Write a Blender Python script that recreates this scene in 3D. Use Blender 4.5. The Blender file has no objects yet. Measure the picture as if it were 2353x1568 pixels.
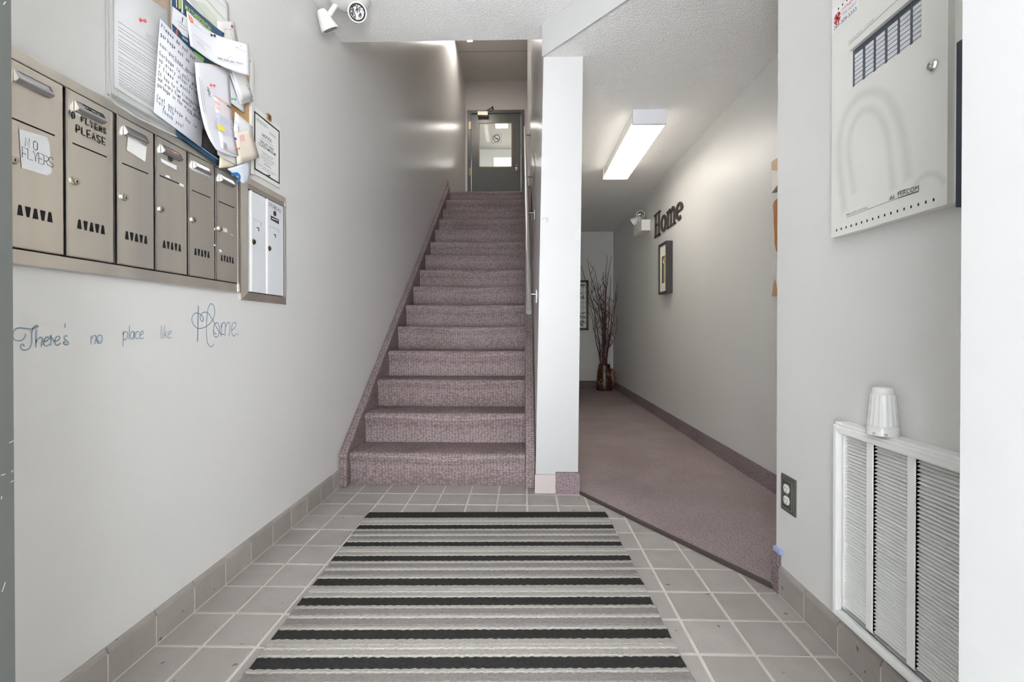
import bpy, math, random
from mathutils import Vector, Matrix
random.seed(7)
S = bpy.context.scene
COL = S.collection
# ------------------------------------------------------------------ camera, sky, lights, exposure
F, YAW, PITCH, SY, CH = 1078.885, .023961, .006, -20.912, .91315
cd = bpy.data.cameras.new('camera'); cam = bpy.data.objects.new('camera', cd); COL.objects.link(cam)
cam.location = (0, 0, CH); cam.rotation_euler = (math.pi/2-PITCH, 0, YAW)
cd.sensor_width = 36; cd.lens = 36*F/2353; cd.shift_y = SY/2353; cd.clip_start = .02
S.camera = cam
W = bpy.data.worlds.new('sky'); S.world = W; W.use_nodes = True
bg = W.node_tree.nodes['Background']; bg.inputs[0].default_value = (.93, .965, 1, 1); bg.inputs[1].default_value = 13
sd = bpy.data.lights.new('sun', 'SUN'); sd.energy = 150; sd.angle = .01; sd.color = (1, 1, 1)
sun = bpy.data.objects.new('sun', sd); COL.objects.link(sun); sun.rotation_euler = Vector((-.62, -.14, -.77)).to_track_quat('-Z', 'Y').to_euler()
HALL_LAMP, STAIR_LAMP, ROOM_LAMP = 11, 80, 12
S.view_settings.view_transform = 'Standard'; S.view_settings.look = 'None'
S.view_settings.exposure = 0.3; S.view_settings.gamma = 1; S.view_settings.use_curve_mapping = False
S.cycles.max_bounces = 12; S.cycles.diffuse_bounces = 8; S.cycles.glossy_bounces = 4
S.cycles.caustics_reflective = False; S.cycles.caustics_refractive = False

# ------------------------------------------------------------------ photograph pixel -> point on a real plane
def ray(px, py):
    a = (px-1176.5)/F; b = -(py-784-SY)/F
    d = math.cos(PITCH)+b*math.sin(PITCH); z = b*math.cos(PITCH)-math.sin(PITCH)
    return Vector((a*math.cos(YAW)-d*math.sin(YAW), a*math.sin(YAW)+d*math.cos(YAW), z))
C0 = Vector((0, 0, CH))
def uX(px, py, X): r = ray(px, py); return C0+r*(X/r.x)
def uY(px, py, Y): r = ray(px, py); return C0+r*(Y/r.y)
def uZ(px, py, Z): r = ray(px, py); return C0+r*((Z-CH)/r.z)
XL, XR, XH = -1.068, .887, 1.39          # left wall, right entry wall, hall right wall

# ------------------------------------------------------------------ materials
MATS = {}
def srgb(c):
    return tuple((v/12.92 if v <= .04045 else ((v+.055)/1.055)**2.4) for v in c)
def M(name, rgb, rough=.5, metal=0, var=0, vscale=6, bump=0, bscale=60, bdist=.002, stretch=(1, 1, 1), emit=0, spec=.5, col2=None, detail=4, alpha=None, coat=0):
    if name in MATS: return MATS[name]
    m = bpy.data.materials.new(name); m.use_nodes = True; MATS[name] = m
    nt = m.node_tree; N = nt.nodes; L = nt.links; b = N['Principled BSDF']
    c = srgb([v/255 for v in rgb])
    b.inputs['Base Color'].default_value = (*c, 1); b.inputs['Roughness'].default_value = rough
    b.inputs['Metallic'].default_value = metal; b.inputs['Specular IOR Level'].default_value = spec
    if coat: b.inputs['Coat Weight'].default_value = coat
    geo = N.new('ShaderNodeNewGeometry'); mp = N.new('ShaderNodeMapping'); L.new(geo.outputs['Position'], mp.inputs[0]); mp.inputs['Scale'].default_value = stretch
    if var or col2:
        n = N.new('ShaderNodeTexNoise'); n.inputs['Scale'].default_value = vscale; n.inputs['Detail'].default_value = detail
        L.new(mp.outputs[0], n.inputs['Vector'])
        r = N.new('ShaderNodeValToRGB'); L.new(n.outputs['Fac'], r.inputs[0])
        r.color_ramp.elements[0].position = .3; r.color_ramp.elements[1].position = .7
        if col2: c2 = srgb([v/255 for v in col2]); c1 = c
        else: c1 = tuple(v*(1-var) for v in c); c2 = tuple(min(1, v*(1+var)) for v in c)
        r.color_ramp.elements[0].color = (*c1, 1); r.color_ramp.elements[1].color = (*c2, 1)
        L.new(r.outputs[0], b.inputs['Base Color'])
    if bump:
        n2 = N.new('ShaderNodeTexNoise'); n2.inputs['Scale'].default_value = bscale; n2.inputs['Detail'].default_value = 3
        L.new(mp.outputs[0], n2.inputs['Vector'])
        bp = N.new('ShaderNodeBump'); bp.inputs['Strength'].default_value = bump; bp.inputs['Distance'].default_value = bdist
        L.new(n2.outputs['Fac'], bp.inputs['Height']); L.new(bp.outputs[0], b.inputs['Normal'])
    if emit:
        b.inputs['Emission Color'].default_value = (*c, 1); b.inputs['Emission Strength'].default_value = emit
    if alpha is not None: b.inputs['Alpha'].default_value = alpha
    return m

def popcorn(name, rgb):
    m = M(name, rgb, .9, spec=.2); nt = m.node_tree; N = nt.nodes; L = nt.links; b = N['Principled BSDF']
    geo = N.new('ShaderNodeNewGeometry'); v = N.new('ShaderNodeTexNoise'); v.inputs['Scale'].default_value = 115; v.inputs['Detail'].default_value = 2.5
    L.new(geo.outputs['Position'], v.inputs['Vector'])
    r = N.new('ShaderNodeValToRGB'); r.color_ramp.elements[0].position = .38; r.color_ramp.elements[1].position = .66
    L.new(v.outputs['Fac'], r.inputs[0])
    bp = N.new('ShaderNodeBump'); bp.inputs['Strength'].default_value = .55; bp.inputs['Distance'].default_value = .004
    L.new(r.outputs[0], bp.inputs['Height']); L.new(bp.outputs[0], b.inputs['Normal'])
    return m

def carpet(name, dark, light, scale, stain=None, sc=(1, 1, 1)):
    m = M(name, light, .95, spec=.1); nt = m.node_tree; N = nt.nodes; L = nt.links; b = N['Principled BSDF']
    geo = N.new('ShaderNodeNewGeometry'); mp = N.new('ShaderNodeMapping'); mp.inputs['Scale'].default_value = sc
    L.new(geo.outputs['Position'], mp.inputs[0])
    v = N.new('ShaderNodeTexVoronoi'); v.inputs['Scale'].default_value = scale; v.inputs['Randomness'].default_value = .45
    L.new(mp.outputs[0], v.inputs['Vector'])
    n = N.new('ShaderNodeTexNoise'); n.inputs['Scale'].default_value = scale*2.2; n.inputs['Detail'].default_value = 2
    L.new(geo.outputs['Position'], n.inputs['Vector'])
    ad = N.new('ShaderNodeMath'); ad.operation = 'MULTIPLY_ADD'; L.new(n.outputs['Fac'], ad.inputs[0]); ad.inputs[1].default_value = .55; L.new(v.outputs['Distance'], ad.inputs[2])
    r = N.new('ShaderNodeValToRGB'); L.new(ad.outputs[0], r.inputs[0])
    e = r.color_ramp.elements; e[0].position = .35; e[1].position = .95
    e[0].color = (*srgb([x/255 for x in light]), 1); e[1].color = (*srgb([x/255 for x in dark]), 1)
    out = r.outputs[0]
    n2 = N.new('ShaderNodeTexNoise'); n2.inputs['Scale'].default_value = 2.3; n2.inputs['Detail'].default_value = 3
    L.new(geo.outputs['Position'], n2.inputs['Vector'])
    r2 = N.new('ShaderNodeValToRGB'); r2.color_ramp.elements[0].position = .33; r2.color_ramp.elements[1].position = .6
    r2.color_ramp.elements[0].color = (.8, .79, .78, 1); r2.color_ramp.elements[1].color = (1, 1, 1, 1); L.new(n2.outputs['Fac'], r2.inputs[0])
    mx = N.new('ShaderNodeMix'); mx.data_type = 'RGBA'; mx.blend_type = 'MULTIPLY'; mx.inputs[0].default_value = .7
    L.new(out, mx.inputs[6]); L.new(r2.outputs[0], mx.inputs[7]); L.new(mx.outputs[2], b.inputs['Base Color'])
    bp = N.new('ShaderNodeBump'); bp.inputs['Strength'].default_value = .6; bp.inputs['Distance'].default_value = .004; bp.invert = True
    L.new(ad.outputs[0], bp.inputs['Height']); L.new(bp.outputs[0], b.inputs['Normal'])
    return m

wall_paint = M('wall_paint', (213, 212, 210), .24, var=.012, vscale=3, bump=.06, bscale=26, bdist=.004, stretch=(1, 1, .16))
stair_paint = wall_paint
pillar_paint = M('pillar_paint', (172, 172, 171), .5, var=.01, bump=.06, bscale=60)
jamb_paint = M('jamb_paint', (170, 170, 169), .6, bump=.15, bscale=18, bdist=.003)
ceil_paint = popcorn('ceiling_texture', (238, 237, 235))
ceil_paint2 = popcorn('ceiling_texture_hall', (230, 229, 227))
grout = M('grout', (196, 190, 184), .9, var=.06, vscale=20)
def tile_mat(name, rgb):
    m = M(name, rgb, .55, var=.07, vscale=9, bump=.12, bscale=140, bdist=.001); nt = m.node_tree; N = nt.nodes; L = nt.links; b = N['Principled BSDF']
    src = b.inputs['Base Color'].links[0].from_socket
    oi = N.new('ShaderNodeObjectInfo'); mr = N.new('ShaderNodeMapRange'); mr.inputs[3].default_value = .9; mr.inputs[4].default_value = 1.06
    L.new(oi.outputs['Random'], mr.inputs[0])
    geo = N.new('ShaderNodeNewGeometry'); n = N.new('ShaderNodeTexNoise'); n.inputs['Scale'].default_value = 260; L.new(geo.outputs['Position'], n.inputs['Vector'])
    mr2 = N.new('ShaderNodeMapRange'); mr2.inputs[1].default_value = .3; mr2.inputs[2].default_value = .7; mr2.inputs[3].default_value = .92; mr2.inputs[4].default_value = 1.07
    L.new(n.outputs['Fac'], mr2.inputs[0])
    mu = N.new('ShaderNodeMath'); mu.operation = 'MULTIPLY'; L.new(mr.outputs[0], mu.inputs[0]); L.new(mr2.outputs[0], mu.inputs[1])
    n3 = N.new('ShaderNodeTexNoise'); n3.inputs['Scale'].default_value = 34; n3.inputs['Detail'].default_value = 1; L.new(geo.outputs['Position'], n3.inputs['Vector'])
    r3 = N.new('ShaderNodeValToRGB'); r3.color_ramp.elements[0].position = .235; r3.color_ramp.elements[1].position = .26
    r3.color_ramp.elements[0].color = (.42, .4, .38, 1); r3.color_ramp.elements[1].color = (1, 1, 1, 1); L.new(n3.outputs['Fac'], r3.inputs[0])
    mx = N.new('ShaderNodeMix'); mx.data_type = 'RGBA'; mx.blend_type = 'MULTIPLY'; mx.inputs[0].default_value = 1
    L.new(src, mx.inputs[6]); L.new(mu.outputs[0], mx.inputs[7])
    mx2 = N.new('ShaderNodeMix'); mx2.data_type = 'RGBA'; mx2.blend_type = 'MULTIPLY'; mx2.inputs[0].default_value = 1
    L.new(mx.outputs[2], mx2.inputs[6]); L.new(r3.outputs[0], mx2.inputs[7]); L.new(mx2.outputs[2], b.inputs['Base Color'])
    return m
tile_m = tile_mat('quarry_tile', (152, 147, 143))
base_m = tile_mat('base_tile', (150, 144, 139))
stair_carpet = carpet('stair_carpet', (112, 98, 98), (162, 147, 147), 92, sc=(.58, 1, 1.1))
hall_carpet_m = carpet('hall_carpet', (126, 112, 113), (178, 164, 165), 150)
white_paint = M('white_enamel', (233, 233, 231), .4)
white_plastic = M('white_plastic', (226, 225, 221), .35)
steel = M('brushed_steel', (240, 232, 219), .36, .9, var=.10, vscale=5, bump=.05, bscale=40, bdist=.001, stretch=(1, 1, .05), col2=(205, 200, 194))
steel_light = M('bright_steel', (205, 203, 200), .25, 1)
chrome = M('chrome', (225, 225, 225), .12, 1)
black = M('black_gap', (10, 10, 11), .8)
dark_grey = M('dark_grey_plastic', (58, 58, 56), .5)
paper_w = M('white_paper', (232, 233, 236), .8, var=.015, vscale=20)
ink = M('black_ink', (28, 26, 28), .8)
grey_ink = M('grey_ink', (140, 140, 145), .8)
brass = M('brass', (190, 160, 100), .3, 1)

# ------------------------------------------------------------------ mesh builder
class MB:
    def __init__(s): s.v = []; s.f = []; s.mi = []; s.cur = 0
    def face(s, pts):
        i = len(s.v); s.v += [Vector(p) for p in pts]; s.f.append(tuple(range(i, i+len(pts)))); s.mi.append(s.cur); return s
    def box(s, x0, x1, y0, y1, z0, z1):
        x0, x1 = sorted((x0, x1)); y0, y1 = sorted((y0, y1)); z0, z1 = sorted((z0, z1))
        return s.hexa([(x0, y0, z0), (x1, y0, z0), (x1, y1, z0), (x0, y1, z0), (x0, y0, z1), (x1, y0, z1), (x1, y1, z1), (x0, y1, z1)])
    def hexa(s, p):
        i = len(s.v); s.v += [Vector(q) for q in p]
        for f in ((0, 3, 2, 1), (4, 5, 6, 7), (0, 1, 5, 4), (1, 2, 6, 5), (2, 3, 7, 6), (3, 0, 4, 7)):
            s.f.append(tuple(i+k for k in f)); s.mi.append(s.cur)
        return s
    def prism(s, pts, vec):
        vec = Vector(vec); n = len(pts); i = len(s.v); s.v += [Vector(p) for p in pts]+[Vector(p)+vec for p in pts]
        s.f.append(tuple(range(i+n-1, i-1, -1))); s.f.append(tuple(range(i+n, i+2*n))); s.mi += [s.cur]*2
        for k in range(n):
            s.f.append((i+k, i+(k+1) % n, i+n+(k+1) % n, i+n+k)); s.mi.append(s.cur)
        return s
    def tube(s, path, r, n=10, r2=None, cap=True):
        path = [Vector(p) for p in path]; rings = []; up = Vector((0.13, .31, .94))
        for k, p in enumerate(path):
            t = (path[min(k+1, len(path)-1)]-path[max(k-1, 0)]).normalized()
            a = t.cross(up)
            if a.length < .05: a = t.cross(Vector((1, 0, 0)))
            a.normalize(); b = t.cross(a)
            rr = r if r2 is None else r+(r2-r)*k/(len(path)-1)
            i = len(s.v); s.v += [p+(a*math.cos(2*math.pi*j/n)+b*math.sin(2*math.pi*j/n))*rr for j in range(n)]; rings.append(i)
        for q in range(len(rings)-1):
            for j in range(n):
                s.f.append((rings[q]+j, rings[q]+(j+1) % n, rings[q+1]+(j+1) % n, rings[q+1]+j)); s.mi.append(s.cur)
        if cap:
            s.f.append(tuple(range(rings[0]+n-1, rings[0]-1, -1))); s.f.append(tuple(range(rings[-1], rings[-1]+n))); s.mi += [s.cur]*2
        return s
    def lathe(s, prof, c, axis=(0, 0, 1), n=24):   # prof: (r, h)
        ax = Vector(axis).normalized(); a = ax.cross(Vector((0, 0, 1)))
        if a.length < .05: a = Vector((1, 0, 0))
        a.normalize(); b = ax.cross(a); c = Vector(c); rings = []
        for (r, h) in prof:
            i = len(s.v); s.v += [c+ax*h+(a*math.cos(2*math.pi*j/n)+b*math.sin(2*math.pi*j/n))*max(r, 1e-4) for j in range(n)]; rings.append(i)
        for q in range(len(rings)-1):
            for j in range(n):
                s.f.append((rings[q]+j, rings[q]+(j+1) % n, rings[q+1]+(j+1) % n, rings[q+1]+j)); s.mi.append(s.cur)
        s.f.append(tuple(range(rings[0]+n-1, rings[0]-1, -1))); s.f.append(tuple(range(rings[-1], rings[-1]+n))); s.mi += [s.cur]*2
        return s
    def grid(s, rows):
        R = len(rows); Cn = len(rows[0]); i = len(s.v)
        for r in rows: s.v += [Vector(p) for p in r]
        for a in range(R-1):
            for b in range(Cn-1):
                s.f.append((i+a*Cn+b, i+a*Cn+b+1, i+(a+1)*Cn+b+1, i+(a+1)*Cn+b)); s.mi.append(s.cur)
        return s
    def ribbon(s, pts, w, nrm):       # flat stroke of width w lying on a surface with normal nrm
        nrm = Vector(nrm); pts = [Vector(p) for p in pts]
        L_, R_ = [], []
        for k, p in enumerate(pts):
            t = pts[min(k+1, len(pts)-1)]-pts[max(k-1, 0)]
            if t.length < 1e-9: t = Vector((0, 0, 1))
            t.normalize(); q = nrm.cross(t).normalized()*w/2
            e = t*(w*.35) if k == len(pts)-1 else (-t*(w*.35) if k == 0 else Vector())
            L_.append(p+q+e); R_.append(p-q+e)
        return s.grid([L_, R_])
    def build(s, name, mats, parent=None, smooth=False, origin=None, bevel=0, shade=None):
        if not isinstance(mats, (list, tuple)): mats = [mats]
        org = Vector()
        r = parent
        while r is not None:
            org += Vector(r.location); r = r.parent
        if parent is None:
            if origin is None:
                lo = [min(v[i] for v in s.v) for i in range(3)]; hi = [max(v[i] for v in s.v) for i in range(3)]
                origin = ((lo[0]+hi[0])/2, (lo[1]+hi[1])/2, lo[2])
            org = Vector(origin)
        me = bpy.data.meshes.new(name); me.from_pydata([v-org for v in s.v], [], s.f)
        for m in mats: me.materials.append(m)
        me.polygons.foreach_set('material_index', s.mi)
        if smooth: me.polygons.foreach_set('use_smooth', [True]*len(s.f))
        me.update(); o = bpy.data.objects.new(name, me); COL.objects.link(o)
        if parent is not None: o.parent = parent
        else: o.location = org
        if bevel:
            bm_ = o.modifiers.new('bevel', 'BEVEL'); bm_.width = bevel; bm_.segments = 2; bm_.limit_method = 'ANGLE'
        return o

def tag(o, label, cat, group=None):
    o['label'] = label; o['category'] = cat
    if group: o['group'] = group
    return o
def thing(name, loc, label, cat, group=None):
    o = bpy.data.objects.new(name, None); o.empty_display_size = .05; COL.objects.link(o); o.location = loc
    return tag(o, label, cat, group)
def struct(o): o['kind'] = 'structure'; return o

# ------------------------------------------------------------------ lettering
_tc = {}
def glyphs(s, bold=0):
    if (s, bold) in _tc: return _tc[(s, bold)]
    cu = bpy.data.curves.new('t', 'FONT'); cu.body = s; cu.resolution_u = 3; cu.offset = bold
    o = bpy.data.objects.new('t', cu); COL.objects.link(o)
    dg = bpy.context.evaluated_depsgraph_get(); me = bpy.data.meshes.new_from_object(o.evaluated_get(dg))
    vs = [(v.co.x, v.co.y) for v in me.vertices]; fs = [tuple(p.vertices) for p in me.polygons]
    bpy.data.objects.remove(o); bpy.data.curves.remove(cu); bpy.data.meshes.remove(me)
    x0 = min(v[0] for v in vs); x1 = max(v[0] for v in vs); y0 = min(v[1] for v in vs); y1 = max(v[1] for v in vs)
    r = ([((x-x0)/(x1-x0), (y-y0)/(y1-y0)) for x, y in vs], fs, (x1-x0)/(y1-y0)); _tc[(s, bold)] = r; return r
def text_quad(mb, s, q, bold=0):        # q: bottom-left, bottom-right, top-right, top-left
    vs, fs, _ = glyphs(s, bold); q = [Vector(p) for p in q]; i = len(mb.v)
    for u, v in vs: mb.v.append((q[0]*(1-u)+q[1]*u)*(1-v)+(q[3]*(1-u)+q[2]*u)*v)
    for f in fs: mb.f.append(tuple(i+k for k in f)); mb.mi.append(mb.cur)
SF = {}
for ln in '''a 45 36 16 05 03 12 32 43|46 42
b 09 02|05 16 36 45 43 32 12 03
c 45 36 16 05 03 12 32 43
d 49 42|45 36 16 05 03 12 32 43
e 04 44 45 36 16 05 03 12 32 43
f 48 39 28 22|06 46
g 45 36 16 05 03 12 32 43|46 41 30 10 01
h 09 02|05 16 36 45 42
i 26 22|28 27
k 09 02|46 04|14 42
l 29 22
m 06 02|05 16 25 22|25 36 45 42
n 06 02|05 16 36 45 42
o 16 36 45 43 32 12 03 05 16
p 06 00|05 16 36 45 43 32 12 03
r 06 02|05 16 36
s 45 36 16 05 14 34 43 32 12 03
t 19 13 22 32|06 36
u 06 03 12 32 43|46 42
v 06 22 46
w 06 12 25 32 46
x 06 42|02 46
y 06 23|46 23 10 00
P 02 09 39 48 46 35 05
G 48 39 19 08 03 12 32 43 45 25
F 02 09 49|05 35
I 09 49|29 22|02 42
N 02 09 42 49
T 09 49|29 22
J 09 49|29 23 12 03
L 09 02 42
Y 09 25 49|25 22
E 49 09 02 42|05 35
R 02 09 39 48 46 35 05|25 42
S 48 39 19 08 06 15 35 44 43 32 12 03
A 02 29 42|14 34
O 19 39 48 43 32 12 03 08 19
2 07 18 38 47 45 02 42
4 32 39 04 44
0 19 39 48 43 32 12 03 08 19
3 09 49 25 35 44 43 32 12 03
! 29 24|23 22
. 22 23
- 05 35'''.split('\n'):
    k, d = ln[0], ln[2:]
    SF[k] = [[(int(p[0])/4, (int(p[1])-2)/7) for p in st.split()] for st in d.split('|')]
def write(mb, s, mp, x, y, h, w, nrm, adv=None, jit=.05):     # handwriting through a surface map mp(x, y)
    adv = adv or h*.62
    for ch in s:
        for st in SF.get(ch, []):
            j = [(x+(a+random.uniform(-jit, jit)*.6)*h*.45, y+(b+random.uniform(-jit, jit))*h) for a, b in st]
            mb.ribbon([mp(*p) for p in j], w, nrm)
        x += adv
def smooth(pts, n=5):
    out = []; P = [pts[0]]+list(pts)+[pts[-1]]
    for k in range(1, len(P)-2):
        p0, p1, p2, p3 = P[k-1:k+3]
        for j in range(n):
            t = j/n
            out.append(tuple(.5*(2*p1[i]+(p2[i]-p0[i])*t+(2*p0[i]-5*p1[i]+4*p2[i]-p3[i])*t*t+(3*p1[i]-p0[i]-3*p2[i]+p3[i])*t**3) for i in range(len(p1))))
    out.append(tuple(pts[-1])); return out

# ================================================================== THE SETTING
ZE, ZHC, ZS = 2.59, 2.42, 5.5           # entry, hall and stairwell ceilings
YS, YB, YD = 2.73, 7.3, 8.7             # stair front, hall back wall, landing door wall
PT = .1575; TX0, TY0 = -.9245, 1.3242   # tile pitch and grid
# floor slab with its tiles
fl = struct(MB().box(-1.2, 1.0, .4, 2.9, -.12, -.003).build('floor', grout, origin=(0, 0, 0)))
def tile_mesh(w, d, name='tile'):
    g = .0035; b = .0025; mb = MB()
    x0, x1, y0, y1 = g, w-g, g, d-g
    mb.hexa([(x0, y0, -.008), (x1, y0, -.008), (x1, y1, -.008), (x0, y1, -.008), (x0+b, y0+b, 0), (x1-b, y0+b, 0), (x1-b, y1-b, 0), (x0+b, y1-b, 0)])
    me = bpy.data.meshes.new(name); me.from_pydata(mb.v, [], mb.f); me.materials.append(tile_m); me.update(); return me
full = tile_mesh(PT, PT); left_cut = tile_mesh(TX0-XL, PT); right_cut = tile_mesh(XR-(TX0+11*PT), PT)
back_cut = tile_mesh(PT, 2.735-(TY0+8*PT)-.001)
corner_cut = tile_mesh(TX0-XL, 2.735-(TY0+8*PT)-.001); post_cut = tile_mesh(PT, 2.612-(TY0+8*PT)-.002)
def carpet_line(x): return 2.62-(x-.31)*(2.62-1.663)/(.889-.31)
for j in range(-4, 9):
    for i in range(-1, 12):
        x = XL if i == -1 else TX0+i*PT; y = TY0+j*PT
        if x > .30 and y > carpet_line(x)+.01: continue
        me = left_cut if i == -1 else right_cut if i == 11 else full
        if j == 8 and i >= 0 and i < 7: me = back_cut if i < 7 else full
        if j == 8 and i == -1: me = corner_cut
        if j == 8 and i in (7, 8): me = post_cut
        t = bpy.data.objects.new('tile', me); COL.objects.link(t); t.parent = fl
        t.location = (x, y, random.uniform(-.0006, .0006))
mb = MB().prism([(.31, 2.62, -.1), (.889, 1.663, -.1), (1.48, 1.663, -.1), (1.48, 7.4, -.1), (.31, 7.4, -.1)], (0, 0, .109))
struct(mb.build('floor', hall_carpet_m))
dv = Vector((.889-.31, 1.663-2.62, 0)).normalized(); nv = Vector((-dv.y, dv.x, 0))*-1
a, b_ = Vector((.308, 2.622, 0)), Vector((.885, 1.668, 0))
mb = MB().prism([a+nv*.012, b_+nv*.012, b_-nv*.006, a-nv*.006], (0, 0, .012))
struct(mb.build('trim_1', M('carpet_edge_strip', (62, 54, 52), .6)))
struct(MB().box(-8, 8, -14, .4, -.2, -.02).build('ground', M('outdoor_concrete', (194, 195, 197), .9, var=.05)))
# added porch, out of view: side walls and roof that even out the daylight
pm = M('added_porch_paint', (205, 204, 201), .7)
PX, PY, fw_y = 1.35, -1.7, .403
struct(MB().box(-PX-.1, -PX, PY, fw_y, -.02, 2.6).build('wall_added_porch_left', pm))
struct(MB().box(PX, PX+.1, PY, .30, -.02, 2.6).build('wall_added_porch_right', pm))
struct(MB().box(-PX-.1, PX+.1, PY, .30, 2.6, 2.75).build('ceiling', pm))  # roof of the added porch, out of view
# walls
fw_y = .403
struct(MB().box(XL-.12, XL, .4, 8.9, -.12, 5.6).build('wall_left', wall_paint))
struct(MB().box(XR, 1.49, .505, 1.663, -.12, ZE).build('wall_right', wall_paint))
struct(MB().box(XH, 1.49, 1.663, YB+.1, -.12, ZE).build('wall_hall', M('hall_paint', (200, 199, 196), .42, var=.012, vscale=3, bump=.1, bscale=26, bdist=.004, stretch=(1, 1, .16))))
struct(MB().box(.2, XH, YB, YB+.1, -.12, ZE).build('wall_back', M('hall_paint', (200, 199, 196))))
# leaning stair wall whose end is the white pillar
y0, y1 = 2.612, 8.9
wm = MB()
def sl(z): return .067+.0185*z if z < 2.5 else .113+(z-2.5)*-.008
def sr(z): return .303+.011*z
zs = [0, 2.42, 5.6]
for k in range(2):
    za, zb = zs[k], zs[k+1]
    wm.hexa([(sl(za), y0, za), (sr(za), y0, za), (sr(za), y1, za), (sl(za), y1, za), (sl(zb), y0, zb), (sr(zb), y0, zb), (sr(zb), y1, zb), (sl(zb), y1, zb)])
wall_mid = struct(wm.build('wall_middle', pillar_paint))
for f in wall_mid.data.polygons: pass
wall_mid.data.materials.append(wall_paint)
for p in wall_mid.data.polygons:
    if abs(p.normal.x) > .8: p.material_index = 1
# front wall with its doorway, just ahead of the camera
fw = .403
struct(MB().box(-1.45, -.63, fw, .505, -.12, ZE).build('wall_front', wall_paint))
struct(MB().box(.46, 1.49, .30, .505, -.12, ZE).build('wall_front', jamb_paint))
struct(MB().box(-.63, .46, fw, .505, 2.36, ZE).build('wall_front', wall_paint))
dj = MB().box(-.63, -.563, fw-.03, .505, -.02, 2.36).box(-.645, -.615, fw-.045, fw-.03, -.02, 2.36)
grey_door = M('grey_door_paint', (66, 68, 66), .45, var=.05, vscale=8, bump=.1, bscale=50, bdist=.001)
scr = MB()
for (px, py, ln, an) in ((22, 1018, 10, .3), (3, 1093, 9, .1), (25, 1108, 6, .2), (3, 1147, 6, 1.4), (5, 1360, 22, 1.2), (8, 10, 12, 1.1), (26, 1085, 5, .6)):
    p = uX(px, py, -.5625); scr.ribbon([p, p+Vector((0, math.cos(an), math.sin(an)))*ln*.0004], .001, (1, 0, 0))
dj_o = struct(dj.build('door_1', grey_door)); scr.build('scratch', M('scratch_white', (150, 150, 148), .8), dj_o)
MB().box(-.70, -.655, -.56, fw-.05, .0, 2.34).build('door_leaf', grey_door, dj_o)  # added open leaf, out of view, blocks daylight from the right jamb
MB().lathe([(.03, 0), (.03, .006), (.012, .01), (.012, .04), (.027, .05), (.027, .065), (0, .07)], (-.655, -.49, 1.0), (1, 0, 0)).build('door_knob', chrome, dj_o)  # knob of the added leaf
# ceilings
cpoly = [(XL-.1, .4), (1.49, .4), (1.49, 1.663), (.887, 1.69), (.112, 2.612), (.112, YS), (XL-.1, YS)]
struct(MB().prism([(x, y, ZE) for x, y in cpoly], (0, 0, ZS+.1-ZE)).build('ceiling', ceil_paint))
hp = [(.112, 2.612), (.887, 1.69), (.95, 1.655), (1.49, 1.655), (1.49, YB+.1), (.2, YB+.1), (.2, 2.62)]
struct(MB().prism([(x, y, ZHC) for x, y in hp], (0, 0, .16)).build('ceiling', ceil_paint2))
bd = Vector((.887-.112, 1.69-2.612, 0)).normalized(); bn = Vector((bd.y, -bd.x, 0)); A = Vector((.112, 2.612, ZHC-.003)); B = Vector((.887, 1.69, ZHC-.003))
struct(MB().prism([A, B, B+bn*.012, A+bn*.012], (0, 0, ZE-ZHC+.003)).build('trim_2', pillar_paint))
cs = struct(MB().box(XL-.1, .12, YS, 8.9, ZS, ZS+.1).build('ceiling', M('stair_ceiling', (196, 192, 188), .9, bump=.5, bscale=70, bdist=.004)))
p = uZ(1130, 118, ZS)
MB().box(XL, .1, p.y-.004, p.y+.004, ZS-.003, ZS).build('joint', M('joint_grey', (120, 118, 116), .9), cs)
# landing door wall with its opening
dl = uY(1074, 300, YD); dr = uY(1205, 300, YD); zt = uY(1130, 254, YD).z
ZL = 2.8095
wp = M('landing_paint', (206, 200, 198), .5, bump=.05)
lw_ = MB().box(XL, dl.x, YD, YD+.12, ZL-.1, ZS).box(dr.x, .12, YD, YD+.12, ZL-.1, ZS).box(dl.x, dr.x, YD, YD+.12, zt, ZS)
struct(lw_.build('wall_landing', wp))
struct(MB().box(.058, .094, 6.6, 6.615, 3.04, 4.98).build('trim_3', white_paint))
# lit room beyond the landing door
rm = M('beyond_paint', (150, 148, 140), .7)
struct(MB().box(-1.8, 1.2, YD+.12, 11.3, ZL-.1, ZL).build('floor', hall_carpet_m))
struct(MB().box(-1.9, -1.8, YD+.12, 11.3, ZL, 5.3).box(1.2, 1.3, YD+.12, 11.3, ZL, 5.3).box(-1.9, 1.3, 11.2, 11.3, ZL, 5.3).build('wall_beyond', rm))
struct(MB().box(-1.9, 1.3, YD+.12, 11.3, 5.2, 5.3).build('ceiling', rm))

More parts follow.
